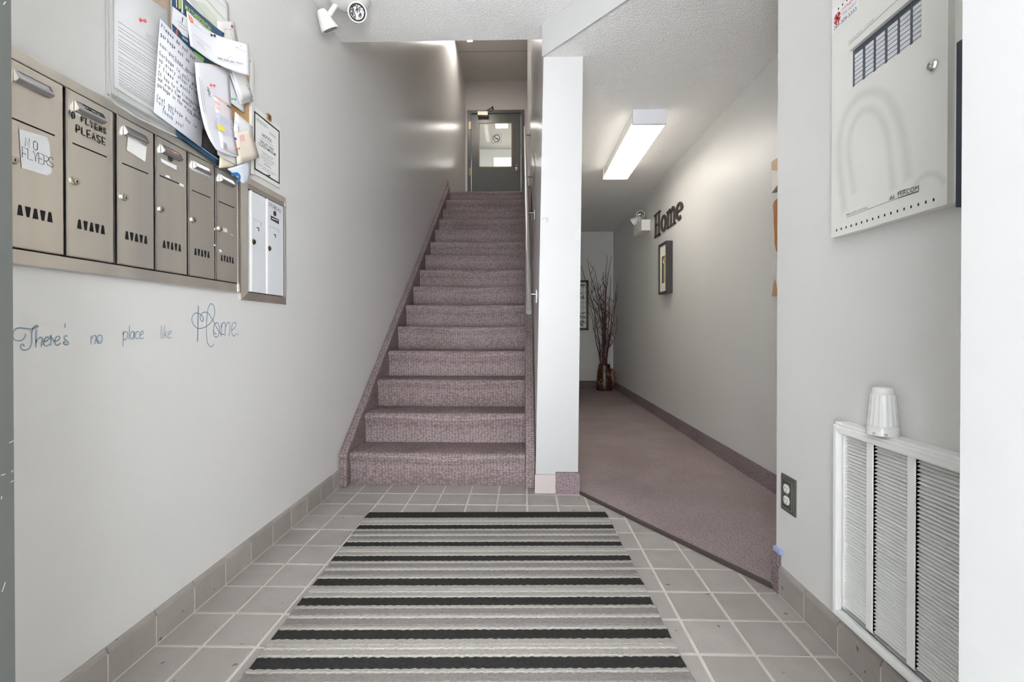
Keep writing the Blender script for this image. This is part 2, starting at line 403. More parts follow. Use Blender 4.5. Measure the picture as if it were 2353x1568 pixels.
# ---------------------------------------------------------------- landing door
Yd = YD-.02
dk = M('charcoal_door', (88, 89, 88), .28, var=.03)
d2 = struct(MB().box(dl.x, dl.x+.07, Yd, YD+.1, ZL, zt).box(dr.x-.06, dr.x, Yd, YD+.1, ZL, zt).box(dl.x+.07, dr.x-.06, Yd, YD+.1, zt-.055, zt).build('door_2', dk))
g0 = uY(1100, 281, Yd); g1 = uY(1177, 383.5, Yd)
x0, x1, z1 = dl.x+.075, dr.x-.065, zt-.06
leaf = MB()
for q in ((x0, g0.x, ZL+.01, z1), (g1.x, x1, ZL+.01, z1), (g0.x, g1.x, g0.z, z1), (g0.x, g1.x, ZL+.01, g1.z)):
    leaf.box(q[0], q[1], YD+.01, YD+.055, q[2], q[3])
lf = leaf.build('door_leaf', dk, d2)
bd_ = MB(); w = .018
for q in ((g0.x, g0.x+w, g1.z, g0.z), (g1.x-w, g1.x, g1.z, g0.z), (g0.x, g1.x, g0.z-w, g0.z), (g0.x, g1.x, g1.z, g1.z+w)):
    bd_.box(q[0], q[1], YD+.002, YD+.012, q[2], q[3])
bd_.build('glazing_bead', M('bead_tan', (158, 138, 96), .4), lf)
gl = bpy.data.materials.new('clear_glass'); gl.use_nodes = True
gn = gl.node_tree; gb = gn.nodes['Principled BSDF']; gb.inputs['Transmission Weight'].default_value = 1; gb.inputs['Roughness'].default_value = .02; gb.inputs['IOR'].default_value = 1.1
MB().box(g0.x, g1.x, YD+.028, YD+.034, g1.z, g0.z).build('glass_pane', gl, lf)
ns = MB(); cc = uY(1141, 318, YD+.026); R_ = .062
ns.ribbon([cc+Vector((math.cos(t/24*6.2832)*R_, 0, math.sin(t/24*6.2832)*R_)) for t in range(25)], .014, (0, -1, 0))
ns.ribbon([cc+Vector((-.04, 0, .04)), cc+Vector((.04, 0, -.04))], .012, (0, -1, 0)); ns.ribbon([cc+Vector((-.035, 0, -.005)), cc+Vector((.035, 0, -.005))], .012, (0, -1, 0))
q = .085
ns.ribbon([cc+Vector(p) for p in ((-q, 0, -q), (q, 0, -q), (q, 0, q), (-q, 0, q), (-q, 0, -q))], .005, (0, -1, 0))
ns.build('no_smoking_sign', M('sign_grey', (105, 100, 96), .7), lf)
kb = uY(1187, 389, YD); MB().lathe([(.03, 0), (.03, .008), (.012, .012), (.012, .04), (.028, .05), (.03, .065), (.02, .078), (0, .08)], (kb.x, YD+.01, kb.z), (0, -1, 0)).lathe([(.014, 0), (.014, .02), (0, .022)], (kb.x, YD+.01, kb.z+.07), (0, -1, 0)).build('door_knob', chrome, lf, smooth=True)
for py in (289, 395):
    h_ = uY(1079.5, py, Yd); MB().box(h_.x-.018, h_.x+.022, Yd-.012, Yd+.004, h_.z-.07, h_.z+.07).build('hinge', M('hinge_brass', (150, 135, 105), .4, 1), d2)
c0 = uY(1098, 269, Yd); c1 = uY(1122, 260, Yd)
cl = MB().box(c0.x, c1.x, Yd-.075, Yd+.03, c0.z, c1.z+.005).build('door_closer', M('closer_silver', (190, 184, 172), .4, .6), d2, bevel=.006)
e0 = uY(1111, 259, Yd-.04); e1 = uY(1132, 246.5, Yd-.06)
MB().tube([e0, e1], .011, 8).tube([e1-Vector((0, .02, 0)), e1+Vector((0, .10, 0))], .014, 8).build('closer_arm', M('closer_dark', (60, 56, 52), .5), cl)
# ceiling lamp of the room beyond and its bright window
lp = uZ(1154, 281, 5.2)
t = thing('ceiling_light', (-.45, 9.65, 5.2), 'bright white ceiling panel seen through the glass of the landing door', 'light')
pa = uY(1142, 297, 9.75); pb = uY(1166, 270, 9.75)
MB().box(-.58, -.32, 9.42, 9.88, 5.14, 5.2).build('housing', white_paint, t)
MB().box(-.57, -.33, 9.43, 9.87, 5.132, 5.14).build('diffuser', M('room_lamp', (255, 250, 240), emit=ROOM_LAMP), t)
wa = uY(1139, 384, 11.18); wb = uY(1172, 366, 11.18); wc = uY(1152, 384, 11.18)
win = struct(MB().box(wa.x-.05, wb.x+.05, 11.17, 11.2, wa.z-.9, wb.z+.04).build('window_1', white_paint))
MB().box(wa.x, wc.x, 11.16, 11.17, wa.z-.85, wb.z).build('pane', M('bright_pane', (255, 250, 240), emit=5), win)
MB().box(wc.x+.02, wb.x, 11.16, 11.17, wa.z-.85, wb.z-.07).build('pane', M('bright_pane', (255, 250, 240)), win)

# ---------------------------------------------------------------- staircase
RI, TR, SY1 = .1873, .2663, 2.713
st = thing('staircase', (-.5, 2.735, 0), 'straight flight of mauve grey carpeted stairs climbing to the charcoal door', 'stairs')
NX = 22; SX0, SX1 = -1.018, .012
for k in range(15):
    yn = SY1+k*TR; zk = (k+1)*RI; rows = []
    dep = TR+.03 if k < 14 else .02
    for i in range(NX+1):
        u = i/NX; x = SX0+(SX1-SX0)*u; wv = math.exp(-((u-.56)/.24)**2)*(.012 if k < 8 else .005)
        rd = .028+wv*1.4
        prof = [(yn+.024, zk-RI-.02), (yn+.02, zk-RI*.5), (yn+.014, zk-rd*1.5)]
        for q in range(6):
            a_ = q/5*math.pi/2; prof.append((yn+rd-rd*math.cos(a_)+wv*.2, zk-rd+rd*math.sin(a_)-wv*.35))
        prof.append((yn+.09, zk-wv*.5)); prof.append((yn+dep, zk-.001))
        rows.append([(x, a, b) for a, b in prof])
    MB().grid(rows).build('step', stair_carpet, st, smooth=True)
ytop = SY1+14*TR
MB().box(XL+.002, .085, ytop+.02, YD-.002, ZL-.06, ZL-.0005).build('landing', stair_carpet, st)
s_ = RI/TR
for (xa, xb) in ((XL, SX0), (SX1, .105)):
    y_a = 2.672; lead = .03
    z_a = RI+.012; ye = ytop+.05; ze = z_a+(ye-y_a)*s_
    pl = [(y_a, 0), (y_a, z_a*.93), (y_a+.012, z_a)]
    pl += [(ye, ze+.01), (ye+.02, ZL+.02), (ye+.2, ZL+.015), (ye+.2, ZL-.1), (y_a+.45, 0)]
    xo = xa if xa == XL else xa
    m_ = MB().prism([(xo+(.002 if xa == XL else 0), y, z) for y, z in pl], (xb-xa, 0, 0))
    if xa != XL:
        for v in m_.v:
            if v.x > xa+.01: v.x = sl(v.z)-.002
    m_.build('stringer', stair_carpet, st, bevel=.012)
# carpet skirt at landing tip
MB().prism([(XL+.002, ytop-.12, ZL-.02), (XL+.002, ytop+.1, ZL+.18), (XL+.002, ytop+.16, ZL+.02)], (.02, 0, 0)).build('skirting', stair_carpet, st)

# handrail on the right of the stair
hr0 = Vector((.034, 2.84, 1.015)); hr1 = Vector((.024, 6.85, 3.85))
t = thing('handrail', hr0, 'round metal handrail on wall brackets along the right of the stairs', 'handrail')
MB().tube([hr0, hr1], .017, 16).build('rail', M('rail_steel', (186, 184, 184), .38, .75), t, smooth=False)
for py in (672, 487, 405, 310):
    lo, hi = 2.7, 8
    for _ in range(40):
        m_ = (lo+hi)/2; f_ = (m_-hr0.y)/(hr1.y-hr0.y); P = hr0.lerp(hr1, f_)-Vector((0, 0, .02))
        r_ = P-C0; d_ = r_.y; y_im = 757-(P.z-CH)/d_*F
        if y_im > py: lo = m_
        else: hi = m_
    wx = sl(P.z)+.002
    MB().tube([P+Vector((0, 0, .006)), P+Vector((.012, 0, -.012)), Vector((wx-.008, P.y, P.z-.015))], .007, 8).prism([(wx-.008, P.y-.016, P.z+.012), (wx-.008, P.y+.016, P.z+.012), (wx-.008, P.y+.009, P.z-.07), (wx-.008, P.y-.009, P.z-.07)], (.008, 0, 0)).build('bracket', M('bracket_metal', (110, 108, 112), .35, .9), t)

# stairwell lamp close to the left wall, only its far tip shows
t = thing('ceiling_light', (-.82, 6.5, ZS), 'fluorescent fitting on the stairwell ceiling, only its tip visible beside the left wall', 'light')
fe = uZ(1074, 99, ZS-.09)
MB().box(fe.x-.005, fe.x+.09, fe.y-1.25, fe.y, ZS-.05, ZS).build('housing', white_paint, t)
MB().box(fe.x, fe.x+.085, fe.y-1.24, fe.y-.01, ZS-.078, ZS-.05).build('diffuser_side', white_paint, t)
MB().box(fe.x+.004, fe.x+.081, fe.y-1.23, fe.y-.02, ZS-.081, ZS-.078).build('diffuser', M('stair_lamp', (255, 247, 238), emit=STAIR_LAMP), t)

# ---------------------------------------------------------------- baseboards
def bb_tile(parent, org, ud, nd, ln, hgt=.1, th=.011, mat=None):
    ud = Vector(ud); nd = Vector(nd); org = Vector(org)
    pr = [(0, .005), (th, .005), (th, hgt-.014), (th*.75, hgt-.005), (th*.3, hgt), (0, hgt)]
    MB().prism([org+ud*.0025+nd*a+Vector((0, 0, b)) for a, b in pr], ud*(ln-.005)).build('tile', mat or base_m, parent)
bl = struct(MB().box(XL, XL+.0098, .51, 2.69, 0, .083).build('baseboard_left', grout))
for k in range(-5, 9):
    y = TY0+k*PT
    ln = min(PT, 2.69-y)
    if ln > .02: bb_tile(bl, (XL, y, 0), (0, 1, 0), (1, 0, 0), ln)
br = struct(MB().box(XR-.0098, XR, .51, 1.63, 0, .083).build('baseboard_right', grout))
for k in range(-4, 3):
    y = 1.483+k*PT-.157; ln = min(PT, 1.632-y)
    if ln > .03: bb_tile(br, (XR, y, 0), (0, 1, 0), (-1, 0, 0), ln)
cb = carpet('base_carpet', (104, 90, 93), (164, 148, 151), 120)
struct(MB().box(XH-.012, XH, 1.663, YB, .0, .112).build('baseboard_hall', cb))
struct(MB().box(.32, XH-.012, YB-.012, YB, .0, .112).build('baseboard_back', cb))
struct(MB().box(XR-.012, XR+.012, 1.632, 1.675, 0, .142).build('trim_4', cb))
MB_ = MB().box(XR-.013, XR, 1.618, 1.66, .142, .156); struct(MB_.build('trim_5', M('blue_tape', (150, 165, 205), .8)))
pa, pb, pc = uY(1229, 1133, y0-.008), uY(1277, 1091, y0-.008), uY(1330, 1086, y0-.008)
bp_ = struct(MB().box(.067, pb.x+.002, y0-.006, y0, 0, pb.z-.004).build('baseboard_pillar', grout))
MB().box(pa.x, pb.x-.002, y0-.012, y0-.0005, 0.001, pb.z).build('tile', M('pale_tile', (176, 166, 163), .5), bp_)
MB().box(pb.x, pc.x+.004, y0-.018, y0-.0005, 0, pc.z).build('carpet_piece', cb, bp_)
# chipped patch and lettering on the pillar
def onP(px, py, d=.0012): return uY(px, py, y0-d)
MB().face([onP(*p) for p in ((1321, 531), (1329, 527), (1333, 528), (1332, 551), (1327, 553), (1322, 549))]).build('paint_chip', M('chip_white', (178, 178, 177), .9), wall_mid)
mb = MB()
for s2 in ([(1246, 505), (1249, 499), (1249, 506), (1252, 500), (1253, 506), (1256, 500)], [(1256, 500), (1256, 505), (1260, 500), (1258, 508), (1255, 511)]):
    mb.ribbon([onP(*p) for p in s2], .0022, (0, -1, 0))
tag(mb.build('wall_decal', M('decal_dark', (110, 108, 106), .8)), 'tiny dark script word my stuck on the white pillar', 'decal', 'wall words on the pillar')
mb = MB(); text_quad(mb, 'HOME', [onP(1267, 514), onP(1330, 513), onP(1330, 489), onP(1267, 489)])
tag(mb.build('wall_decal', M('decal_white', (174, 174, 173), .5)), 'faint white capitals HOME on the white pillar', 'decal', 'wall words on the pillar')

# ================================================================== LEFT WALL
XF = XL+.012
def Lw(px, py, d=0): return uX(px, py, XL+d)
EX = (1, 0, 0)
def frame_x(mb, xa, xb, y0, y1, z0, z1, w):         # rectangular frame in a wall plane (between xa and xb)
    mb.box(xa, xb, y0, y0+w, z0, z1).box(xa, xb, y1-w, y1, z0, z1).box(xa, xb, y0+w, y1-w, z0, z0+w).box(xa, xb, y0+w, y1-w, z1-w, z1)
# ---- bank of six steel mailboxes
yb = [uX(p, 500, XF).y for p in (145, 260, 352, 427, 489, 545)]; pit = (yb[-1]-yb[0])/5
yb = [yb[0]-pit]+[yb[0]+pit*k for k in range(6)]
zb0, zb1 = 1.083, 1.470; zf0, zf1 = 1.049, 1.499; yf0, yf1 = yb[0]-.03, 1.735
t = thing('mailbox_bank', (XL, 1.3, zf0), 'long row of six brushed steel mailboxes set in the left wall', 'mailbox')
mb = MB(); xf = XL+.013
mb.box(XL, xf, yf0, yb[0]-.002, zf0, zf1).box(XL, xf, yb[-1]+.002, yf1, zf0, zf1).box(XL, xf, yb[0], yb[-1], zf0, zb0-.003).box(XL, xf, yb[0], yb[-1], zb1+.003, zf1)
mb.build('surround', steel, t, bevel=.002)
MB().box(XL, XL+.004, yb[0]-.002, yb[-1]+.002, zb0-.003, zb1+.003).build('dark_gap', black, t)
hood_m = M('hood_steel', (200, 200, 202), .28, 1)
slot_m = black
lock_c = [None, (1, .6), (2, .6), (3, .6), (4, .6), (5, .6)]
for k in range(6):
    a, b = yb[k]+.0022, yb[k+1]-.0018
    if k == 2: a += .004
    xd = XL+.0155
    dmb = MB(); dmb.box(XL+.004, xd, a, b, zb0, zb1)
    dr_ = dmb.build('mailbox_door', steel, t, bevel=.0025)
    MB().box(xd-.004, xd+.0018, a, a+.0055, zb0, zb1).build('door_edge', steel_light, dr_)
    # name holder hood
    ya, yz = a+.022, b-.031; zh = zb1-.049 + (0 if k else .0)
    zh += .004; P = [(xd, zh), (xd+.008, zh+.001), (xd+.0135, zh+.005), (xd+.014, zh+.008), (xd+.003, zh+.026), (xd, zh+.027)]
    hb = MB().prism([(x, ya, z) for x, z in P], (0, yz-ya, 0)).build('name_hood', hood_m, dr_, bevel=.002)
    sm = MB()
    def onhood(u, v): return Vector((xd+.0140-.0105*v+.0004, ya+(yz-ya)*u, zh+.0085+.0165*v+.0004))
    sm.face([onhood(.08, .95), onhood(.95, .95), onhood(.95, .87), onhood(.08, .87)]); sm.face([onhood(.92, .9), onhood(.95, .9), onhood(.95, .2), onhood(.92, .2)])
    sm.build('hood_slot', black, hb)
    if k == 1:
        w_ = MB(); write(w_, '302', lambda x, y: onhood(.22+x, .25+y), 0, 0, .5, .0022, EX, adv=.21); w_.build('lettering', ink, hb)
    if k == 3: MB().face([onhood(.35, .25), onhood(.8, .25), onhood(.8, .65), onhood(.35, .65)]).build('orange_label', M('faded_orange', (190, 130, 105), .7), hb)
    # thin letter slot
    zsl = [0, .122, .122, .121, .112, .115, .115][k+1]
    sb = MB().box(xd, xd+.0005, a+.018, b-.02, zb1-zsl-.0016, zb1-zsl+.0016); sb.build('letter_slot', black, dr_)
    # row of triangular vents
    vm = MB(); zc = zb0+.079; n_ = 5; span = .062; ym = (a+b)/2+.001
    for q in range(n_):
        yc = ym-span/2+span*q/(n_-1); up = q % 2 == 0
        wt, wb = (.0028, .0058) if up else (.0058, .0028)
        vm.face([(xd+.0005, yc-wb, zc-.011), (xd+.0005, yc+wb, zc-.011), (xd+.0005, yc+wt, zc+.011), (xd+.0005, yc-wt, zc+.011)])
    vm.build('vents', black, dr_)
    # lock cylinder
    ly = a+.021; lz = zb0+.178
    if k == 0: ly, lz = a+.018, zb0+.180
    lk = MB().lathe([(.0105, 0), (.0105, .003), (.009, .005), (.008, .0075), (.0065, .008), (0, .008)], (xd, ly, lz), EX, 20).build('lock', M('lock_nickel', (205, 200, 188), .25, 1), dr_, smooth=False)
    MB().box(xd+.008, xd+.0086, ly-.001, ly+.001, lz-.005, lz+.001).build('keyhole', black, lk)
    def Dp(px, py, d=.001): return uX(px, py, xd+d)
    if k == 0:
        sp = MB().face([Dp(*p) for p in ((44, 297), (108, 315), (113, 330), (119, 396), (108, 404), (50, 386), (47, 350))]).build('paper_sticker', paper_w, dr_)
        w_ = MB(); q0, q1 = Dp(58, 336, .0016), Dp(88, 345, .0016)
        write(w_, 'NO', lambda x, y: Vector((xd+.0016, q0.y+x, q0.z+y)), 0, .0, .018, .0014, EX, adv=.017)
        q2 = Dp(51, 361, .0016); write(w_, 'FLYERS', lambda x, y: Vector((xd+.0016, q2.y+x, q2.z+y)), 0, 0, .021, .0014, EX, adv=.0112)
        w_.build('lettering', M('pencil', (70, 70, 74), .8), sp)
    if k == 1:
        w_ = MB(); q2 = Dp(154, 264, .0008); write(w_, 'NO FLYERS', lambda x, y: Vector((xd+.0013, q2.y+x, q2.z+y-.03*x)), 0, 0, .0135, .003, EX, adv=.0118, jit=.1)
        q3 = Dp(176, 303, .0008); write(w_, 'PLEASE', lambda x, y: Vector((xd+.0008, q3.y+x, q3.z+y-.03*x)), 0, 0, .017, .0032, EX, adv=.0135, jit=.1)
        w_.build('lettering', M('marker', (48, 40, 40), .7), dr_)
        MB().face([Dp(*p) for p in ((161, 252), (186, 264), (187, 269), (162, 258))]).build('torn_sticker', paper_w, dr_)
    if k == 2: MB().face([Dp(*p) for p in ((294, 311), (337, 338), (334, 372), (291, 345))]).build('paper_sticker', M('cream_paper', (232, 232, 228), .8), dr_)
    if k == 3:
        MB().face([Dp(*p) for p in ((369, 364), (406, 381), (406, 391), (371, 373))]).build('paper_sticker', paper_w, dr_)
        MB().face([Dp(*p) for p in ((380, 401), (391, 405), (391, 411), (380, 407))]).build('torn_sticker', paper_w, dr_); MB().face([Dp(*p) for p in ((412, 420), (423, 425), (423, 431), (412, 426))]).build('torn_sticker', paper_w, dr_)
        cc = Dp(391, 365, 0); MB().lathe([(.0075, 0), (.0085, .001), (.0085, .002), (.0065, .002), (.0065, .0004), (0, .0004)], cc, EX, 18).build('grommet', dark_grey, dr_)
    if k == 4: MB().face([Dp(*p) for p in ((434, 384), (440, 385), (481, 403), (481, 407), (440, 390))]).build('torn_sticker', paper_w, dr_)
    if k == 5:
        for pp in (((507, 522), (522, 526), (522, 535), (508, 531)), ((491, 523), (496, 525), (492, 532)), ((528, 537), (535, 540), (535, 547), (533, 541), (528, 540)), ((491, 560), (500, 567), (491, 565)), ((502, 573), (509, 574), (510, 580), (503, 581))):
            MB().face([Dp(*p) for p in pp]).build('torn_sticker', M('label_grey', (205, 204, 200), .7), dr_)
# bright polished frame edge strip at the far end
MB().box(xf-.001, xf+.004, yb[-1]+.004, yb[-1]+.009, zf0+.004, zb1+.02).build('edge_strip', steel_light, t)

# ---- small bank of two white mailboxes
def z_(px, py): return uX(px, py, XL+.012)
p0 = uX(552, 690, XL+.012); p1 = uX(660, 456, XL+.012)
ya, yz, za, zz = 1.742, p1.y, 1.024, 1.50
t = thing('mailbox_bank', (XL, 1.9, za), 'small pair of white mailboxes in a slanted steel frame beyond the long row', 'mailbox')
mb = MB(); w = .03; ob = [(ya, za), (yz, za), (yz, zz), (ya, zz)]; ib = [(ya+w, za+w), (yz-w, za+w), (yz-w, zz-w), (ya+w, zz-w)]
xo, xi, xr = XL+.006, XL+.017, XL+.0005
for k in range(4):
    o1, o2, i1, i2 = ob[k], ob[(k+1) % 4], ib[k], ib[(k+1) % 4]
    mb.face([(xo, *o1), (xo, *o2), (xi, *i2), (xi, *i1)]); mb.face([(xr, *o2), (xr, *o1), (xo, *o1), (xo, *o2)][::-1]); mb.face([(xi, *i1), (xi, *i2), (xr, *i2), (xr, *i1)])
mb.build('bevelled_frame', steel, t)
MB().box(XL+.0005, XL+.0012, ya+w, yz-w, za+w, zz-w).build('dark_gap', M('navy_gap', (14, 16, 24), .7), t)
wd = M('white_door', (216, 218, 222), .35)
for k, (pa, pb) in enumerate(((576, 610), (613, 651))):
    a, b = uX(pa, 560, XL+.012).y, uX(pb, 560, XL+.012).y
    xd = XL+.012
    d_ = MB().box(XL+.001, xd, a, b, za+w+.004, zz-w-.018).build('mailbox_door', wd, t, bevel=.002)
    MB().box(xd-.003, xd+.002, a, a+.012, za+w+.004, zz-w-.018).build('door_edge', white_paint, d_, bevel=.001)
    def Dp(px, py, d=.0008): return uX(px, py, xd+d)
    lc = Dp(582, 556, 0) if k == 0 else Dp(618, 571, 0)
    lk = MB().lathe([(.011, 0), (.011, .003), (.008, .006), (0, .006)], lc, EX, 18).build('lock', M('lock_bronze', (120, 105, 85), .3, 1), d_)
    wn = MB(); pp = [(583, 503), (600, 512), (600, 521), (583, 512)] if k == 0 else [(620, 521), (640, 529), (640, 537), (620, 528)]
    q = [Dp(*p) for p in pp]; wn.ribbon([q[0], q[1]], .002, EX); wn.ribbon([q[0], q[3]], .0016, EX); wn.ribbon([q[1], q[2]], .004, EX); wn.build('name_window', M('window_line', (165, 166, 170), .5), d_)
    sl_ = MB(); pp = (590, 523) if k == 0 else (629, 539); q = Dp(*pp); sl_.box(q.x, q.x+.0005, q.y, q.y+.016, q.z-.002, q.z+.002).box(q.x, q.x+.0005, q.y+.011, q.y+.016, q.z-.012, q.z); sl_.build('letter_slot', black, d_)
    if k == 0:
        MB().face([Dp(*p) for p in ((579, 431), (590, 438), (588, 441), (580, 436))]).build('red_sticker', M('red_sticker', (205, 90, 75), .7), d_)
    else:
        q = Dp(614, 470); w_ = MB(); write(w_, 'NO FLYERS PLS', lambda x, y: Vector((q.x, q.y+x, q.z+y-.08*x)), 0, 0, .0135, .002, EX, adv=.0085, jit=.08); w_.build('lettering', ink, d_)
        MB().lathe([(.011, 0), (.011, .002), (.004, .002), (0, .0015)], Dp(631, 491, 0), EX, 18).build('peephole', dark_grey, d_)
        lb = MB().face([Dp(*p) for p in ((622, 495), (641, 505), (641, 516), (622, 505))]).build('black_label', dark_grey, d_)
        MB().ribbon([Dp(625, 502, .0012), Dp(639, 507, .0012)], .003, EX).build('label_print', paper_w, lb)
q = uX(625, 464, XL+.0016); w_ = MB(); write(w_, '102', lambda x, y: Vector((XL+.0175, q.y+x, zz-w+.003+y)), 0, 0, .012, .0018, EX, adv=.009); 
MB().box(xd, xd+.004, ya+w+.0005, yz-w, zz-w-.017, zz-w).build('top_rail', steel, t)

# ---- vinyl words on the wall
dec = M('decal_blue', (122, 140, 156), .6); decg = M('decal_grey_blue', (132, 142, 150), .6)
def T1(x, y): return (20+x*.119, 680+y*.119)
def T2(x, y): return (270+x*.1275, 680+y*.1275)
def word(strokes, T, label, w, m=dec, wide=()):
    mb = MB()
    for n_, s_ in enumerate(strokes):
        pts = [Lw(*T(*p), .0012) for p in smooth(s_, 6)]
        mb.ribbon(pts, w*1.25*(1.5 if n_ in wide else 1), EX)
    tag(mb.build('wall_decal', m), label, 'decal', 'vinyl words under the mailboxes')
word([[(325,745),(310,800),(260,855),(190,870),(120,855),(85,800),(85,730),(110,670),(160,630),(230,620),(330,632),(430,640),(500,625),(550,605),(568,590),(550,575),(510,590),(465,630)],
 [(465,630),(445,720),(445,820),(440,910),(420,980),(380,1030),(310,1050),(250,1030),(230,985),(245,945),(280,940),(297,975)],
 [(532,665),(530,800),(525,990)],[(528,900),(570,830),(620,800),(650,830),(645,890),(630,980)],
 [(680,890),(740,870),(780,820),(750,795),(710,815),(680,880),(680,940),(720,975),(780,940)],
 [(815,765),(817,860),(815,960)],[(815,790),(850,840),(875,875)],
 [(890,880),(950,860),(990,810),(965,782),(920,800),(892,870),(895,920),(940,960),(995,920)],
 [(1130,785),(1100,770),(1068,800),(1085,840),(1135,880),(1155,915),(1130,940),(1080,940),(1055,910),(1075,885),(1095,905)],
 [(1092,540),(1085,610)]], T1, "blue vinyl script word There's at the left end of the wall quote", .0021)
word([[(1590,780),(1590,860),(1588,935)],[(1590,850),(1630,780),(1670,770),(1690,800),(1680,860),(1665,925)],
 [(1750,760),(1715,790),(1700,850),(1720,910),(1750,922),(1790,900),(1805,830),(1790,770),(1750,760)],[(1710,840),(1735,885),(1752,880)]], T1, 'blue vinyl script word no, second in the wall quote', .0021)
word([[(105,640),(102,780),(98,912)],[(100,700),(130,650),(170,655),(185,700),(165,770),(130,795),(105,770)],[(215,540),(212,660),(208,780)],
 [(300,660),(265,640),(240,680),(232,740),(250,780),(280,760),(300,700),(303,650),(301,700),(300,780)],[(385,650),(350,645),(325,700),(330,760),(355,778),(385,755)],
 [(405,710),(450,690),(465,650),(440,635),(410,670),(400,740),(425,778),(468,755)]], T2, 'blue vinyl script word place, third in the wall quote', .002)
word([[(790,545),(783,768)],[(818,660),(815,768)],[(822,605),(822,622)],[(850,540),(845,768)],[(890,640),(850,720)],[(865,710),(900,760)],
 [(915,700),(950,685),(968,645),(945,635),(915,680),(912,740),(940,768),(970,745)]], T2, 'greyish vinyl script word like, fourth in the wall quote', .0019, decg)
word([[(1457,190),(1450,500),(1442,820)],[(1735,875),(1700,915),(1660,905),(1620,840),(1605,700),(1600,560),(1612,380),(1630,240),(1665,160),(1700,145),(1740,190),(1752,290),(1735,390),(1690,470),(1620,540),(1560,575),(1480,590),(1430,580),(1370,520),(1340,440),(1350,370),(1390,320),(1440,312),(1500,340),(1540,390),(1548,440),(1525,465),(1495,420),(1495,360),(1530,310),(1580,295),(1640,320),(1700,410),(1760,520),(1820,630),(1870,690),(1920,695)],
 [(1790,485),(1745,520),(1730,620),(1735,700),(1765,745),(1800,740),(1830,680),(1835,580),(1815,505),(1790,485)],[(1720,630),(1745,670),(1780,690)],
 [(1872,495),(1868,600),(1865,735)],[(1868,600),(1895,500),(1930,480),(1945,540),(1940,640),(1935,720)],[(1940,590),(1975,500),(2010,480),(2030,540),(2020,640),(2010,730)],
 [(2060,620),(2110,580),(2140,510),(2115,478),(2075,510),(2055,600),(2065,690),(2100,728),(2145,680)],[(2172,680),(2172,712)]], T2, 'large blue vinyl script word Home with a looped capital below the steel mailboxes', .0026, wide=(0,))

# ---- cork board
by0, by1, bz0, bz1 = 1.19, 1.815, 1.515, 1.965
t = thing('bulletin_board', (XL, 1.5, bz0), 'cork bulletin board in a thin pale frame, almost hidden under pinned papers', 'bulletin board')
MB().box(XL, XL+.009, by0+.015, by1-.015, bz0+.01, bz1-.01).build('cork', M('cork', (176, 142, 100), .9, var=.15, vscale=120), t)
mb = MB(); frame_x(mb, XL, XL+.018, by0-.012, by1, bz0, bz1, .02); mb.build('frame', M('board_frame', (206, 206, 202), .5), t, bevel=.003)

# ---- papers
PG = 'papers pinned to the cork board'
def subd(o, thick=.0007, lv=2):
    m = o.modifiers.new('curl', 'SUBSURF'); m.levels = lv; m.render_levels = lv; m.boundary_smooth = 'PRESERVE_CORNERS'
    if thick: q = o.modifiers.new('thickness', 'SOLIDIFY'); q.thickness = thick; q.offset = -1
def paper(name, label, rows, d, mat, cat='paper', lv=2):
    R = len(rows); Cn = len(rows[0])
    def dd(i, j): return d[i][j] if isinstance(d, list) and isinstance(d[0], (list, tuple)) else d[j] if isinstance(d, list) else d
    o = MB().grid([[Lw(*rows[i][j], dd(i, j)) for j in range(Cn)] for i in range(R)])
    o = o.build(name, mat, smooth=True); subd(o, lv=lv); tag(o, label, cat, PG); return o
def flat(name, polys, d, mat, parent):
    mb = MB()
    for p in polys: mb.face([Lw(*q, d) for q in p])
    return mb.build(name, mat, parent)
def lines(name, segs, d, w, mat, parent):
    mb = MB()
    for s_ in segs: mb.ribbon([Lw(*q, d) for q in s_], w, EX)
    return mb.build(name, mat, parent)
def bil(q, d):
    q = [Lw(*p, d) for p in q]
    return lambda u, v: (q[0]*(1-u)+q[1]*u)*(1-v)+(q[3]*(1-u)+q[2]*u)*v     # v down from the top edge
def textrows(name, q, rows, d, mat, parent, w=.0012, u0=.08, u1=.92, seed=1):
    rnd = random.Random(seed); f = bil(q, d); mb = MB()
    for v in rows:
        u = u0
        e = u1*rnd.uniform(.75, 1)
        while u < e:
            l_ = rnd.uniform(.03, .11); mb.ribbon([f(u, v), f(min(u+l_, e), v)], w, EX); u += l_+.012
    return mb.build(name, mat, parent)

navy = M('navy_print', (45, 76, 104), .6); lime = M('lime_print', (170, 188, 92), .6); orange = M('orange_print', (226, 112, 70), .7); green = M('green_print', (98, 150, 62), .6)
# plastic sleeve holding a printed letter
slq = [(252, -168), (392, -62), (405, 312), (252, 228)]
sleeve_m = M('clear_plastic', (236, 238, 238), .38, alpha=.14, spec=.3)
lt = [(262, -60), (384, 25), (398, 285), (262, 200)]
o = paper('printed_letter', 'typed letter inside the clear plastic sleeve at the left of the board', [[lt[0], lt[1]], [lt[3], lt[2]]], .021, paper_w, lv=1)
textrows('printed_text', lt, [.395, .44, .47, .51, .55, .575, .595, .62, .655, .70, .725, .76, .80, .83, .855, .88, .905, .925, .94, .955], .0225, M('faded_ink', (125, 125, 130), .8), o, w=.0014, seed=3, u0=.07)
textrows('heading', lt, [.33, .352, .372], .0225, M('faded_ink', (125, 125, 130), .8), o, w=.0014, seed=4, u0=.55, u1=.85)
o = MB().grid([[Lw(258, -168, .026), Lw(320, -120, .03), Lw(392, -62, .026)], [Lw(249, 40, .03), Lw(320, 85, .036), Lw(396, 130, .03)], [Lw(252, 222, .028), Lw(320, 268, .034), Lw(405, 312, .028)]]).build('plastic_sleeve', sleeve_m, smooth=True); subd(o, .0006)
tag(o, 'crinkled clear plastic sleeve hanging at the left end of the board', 'sleeve', PG)
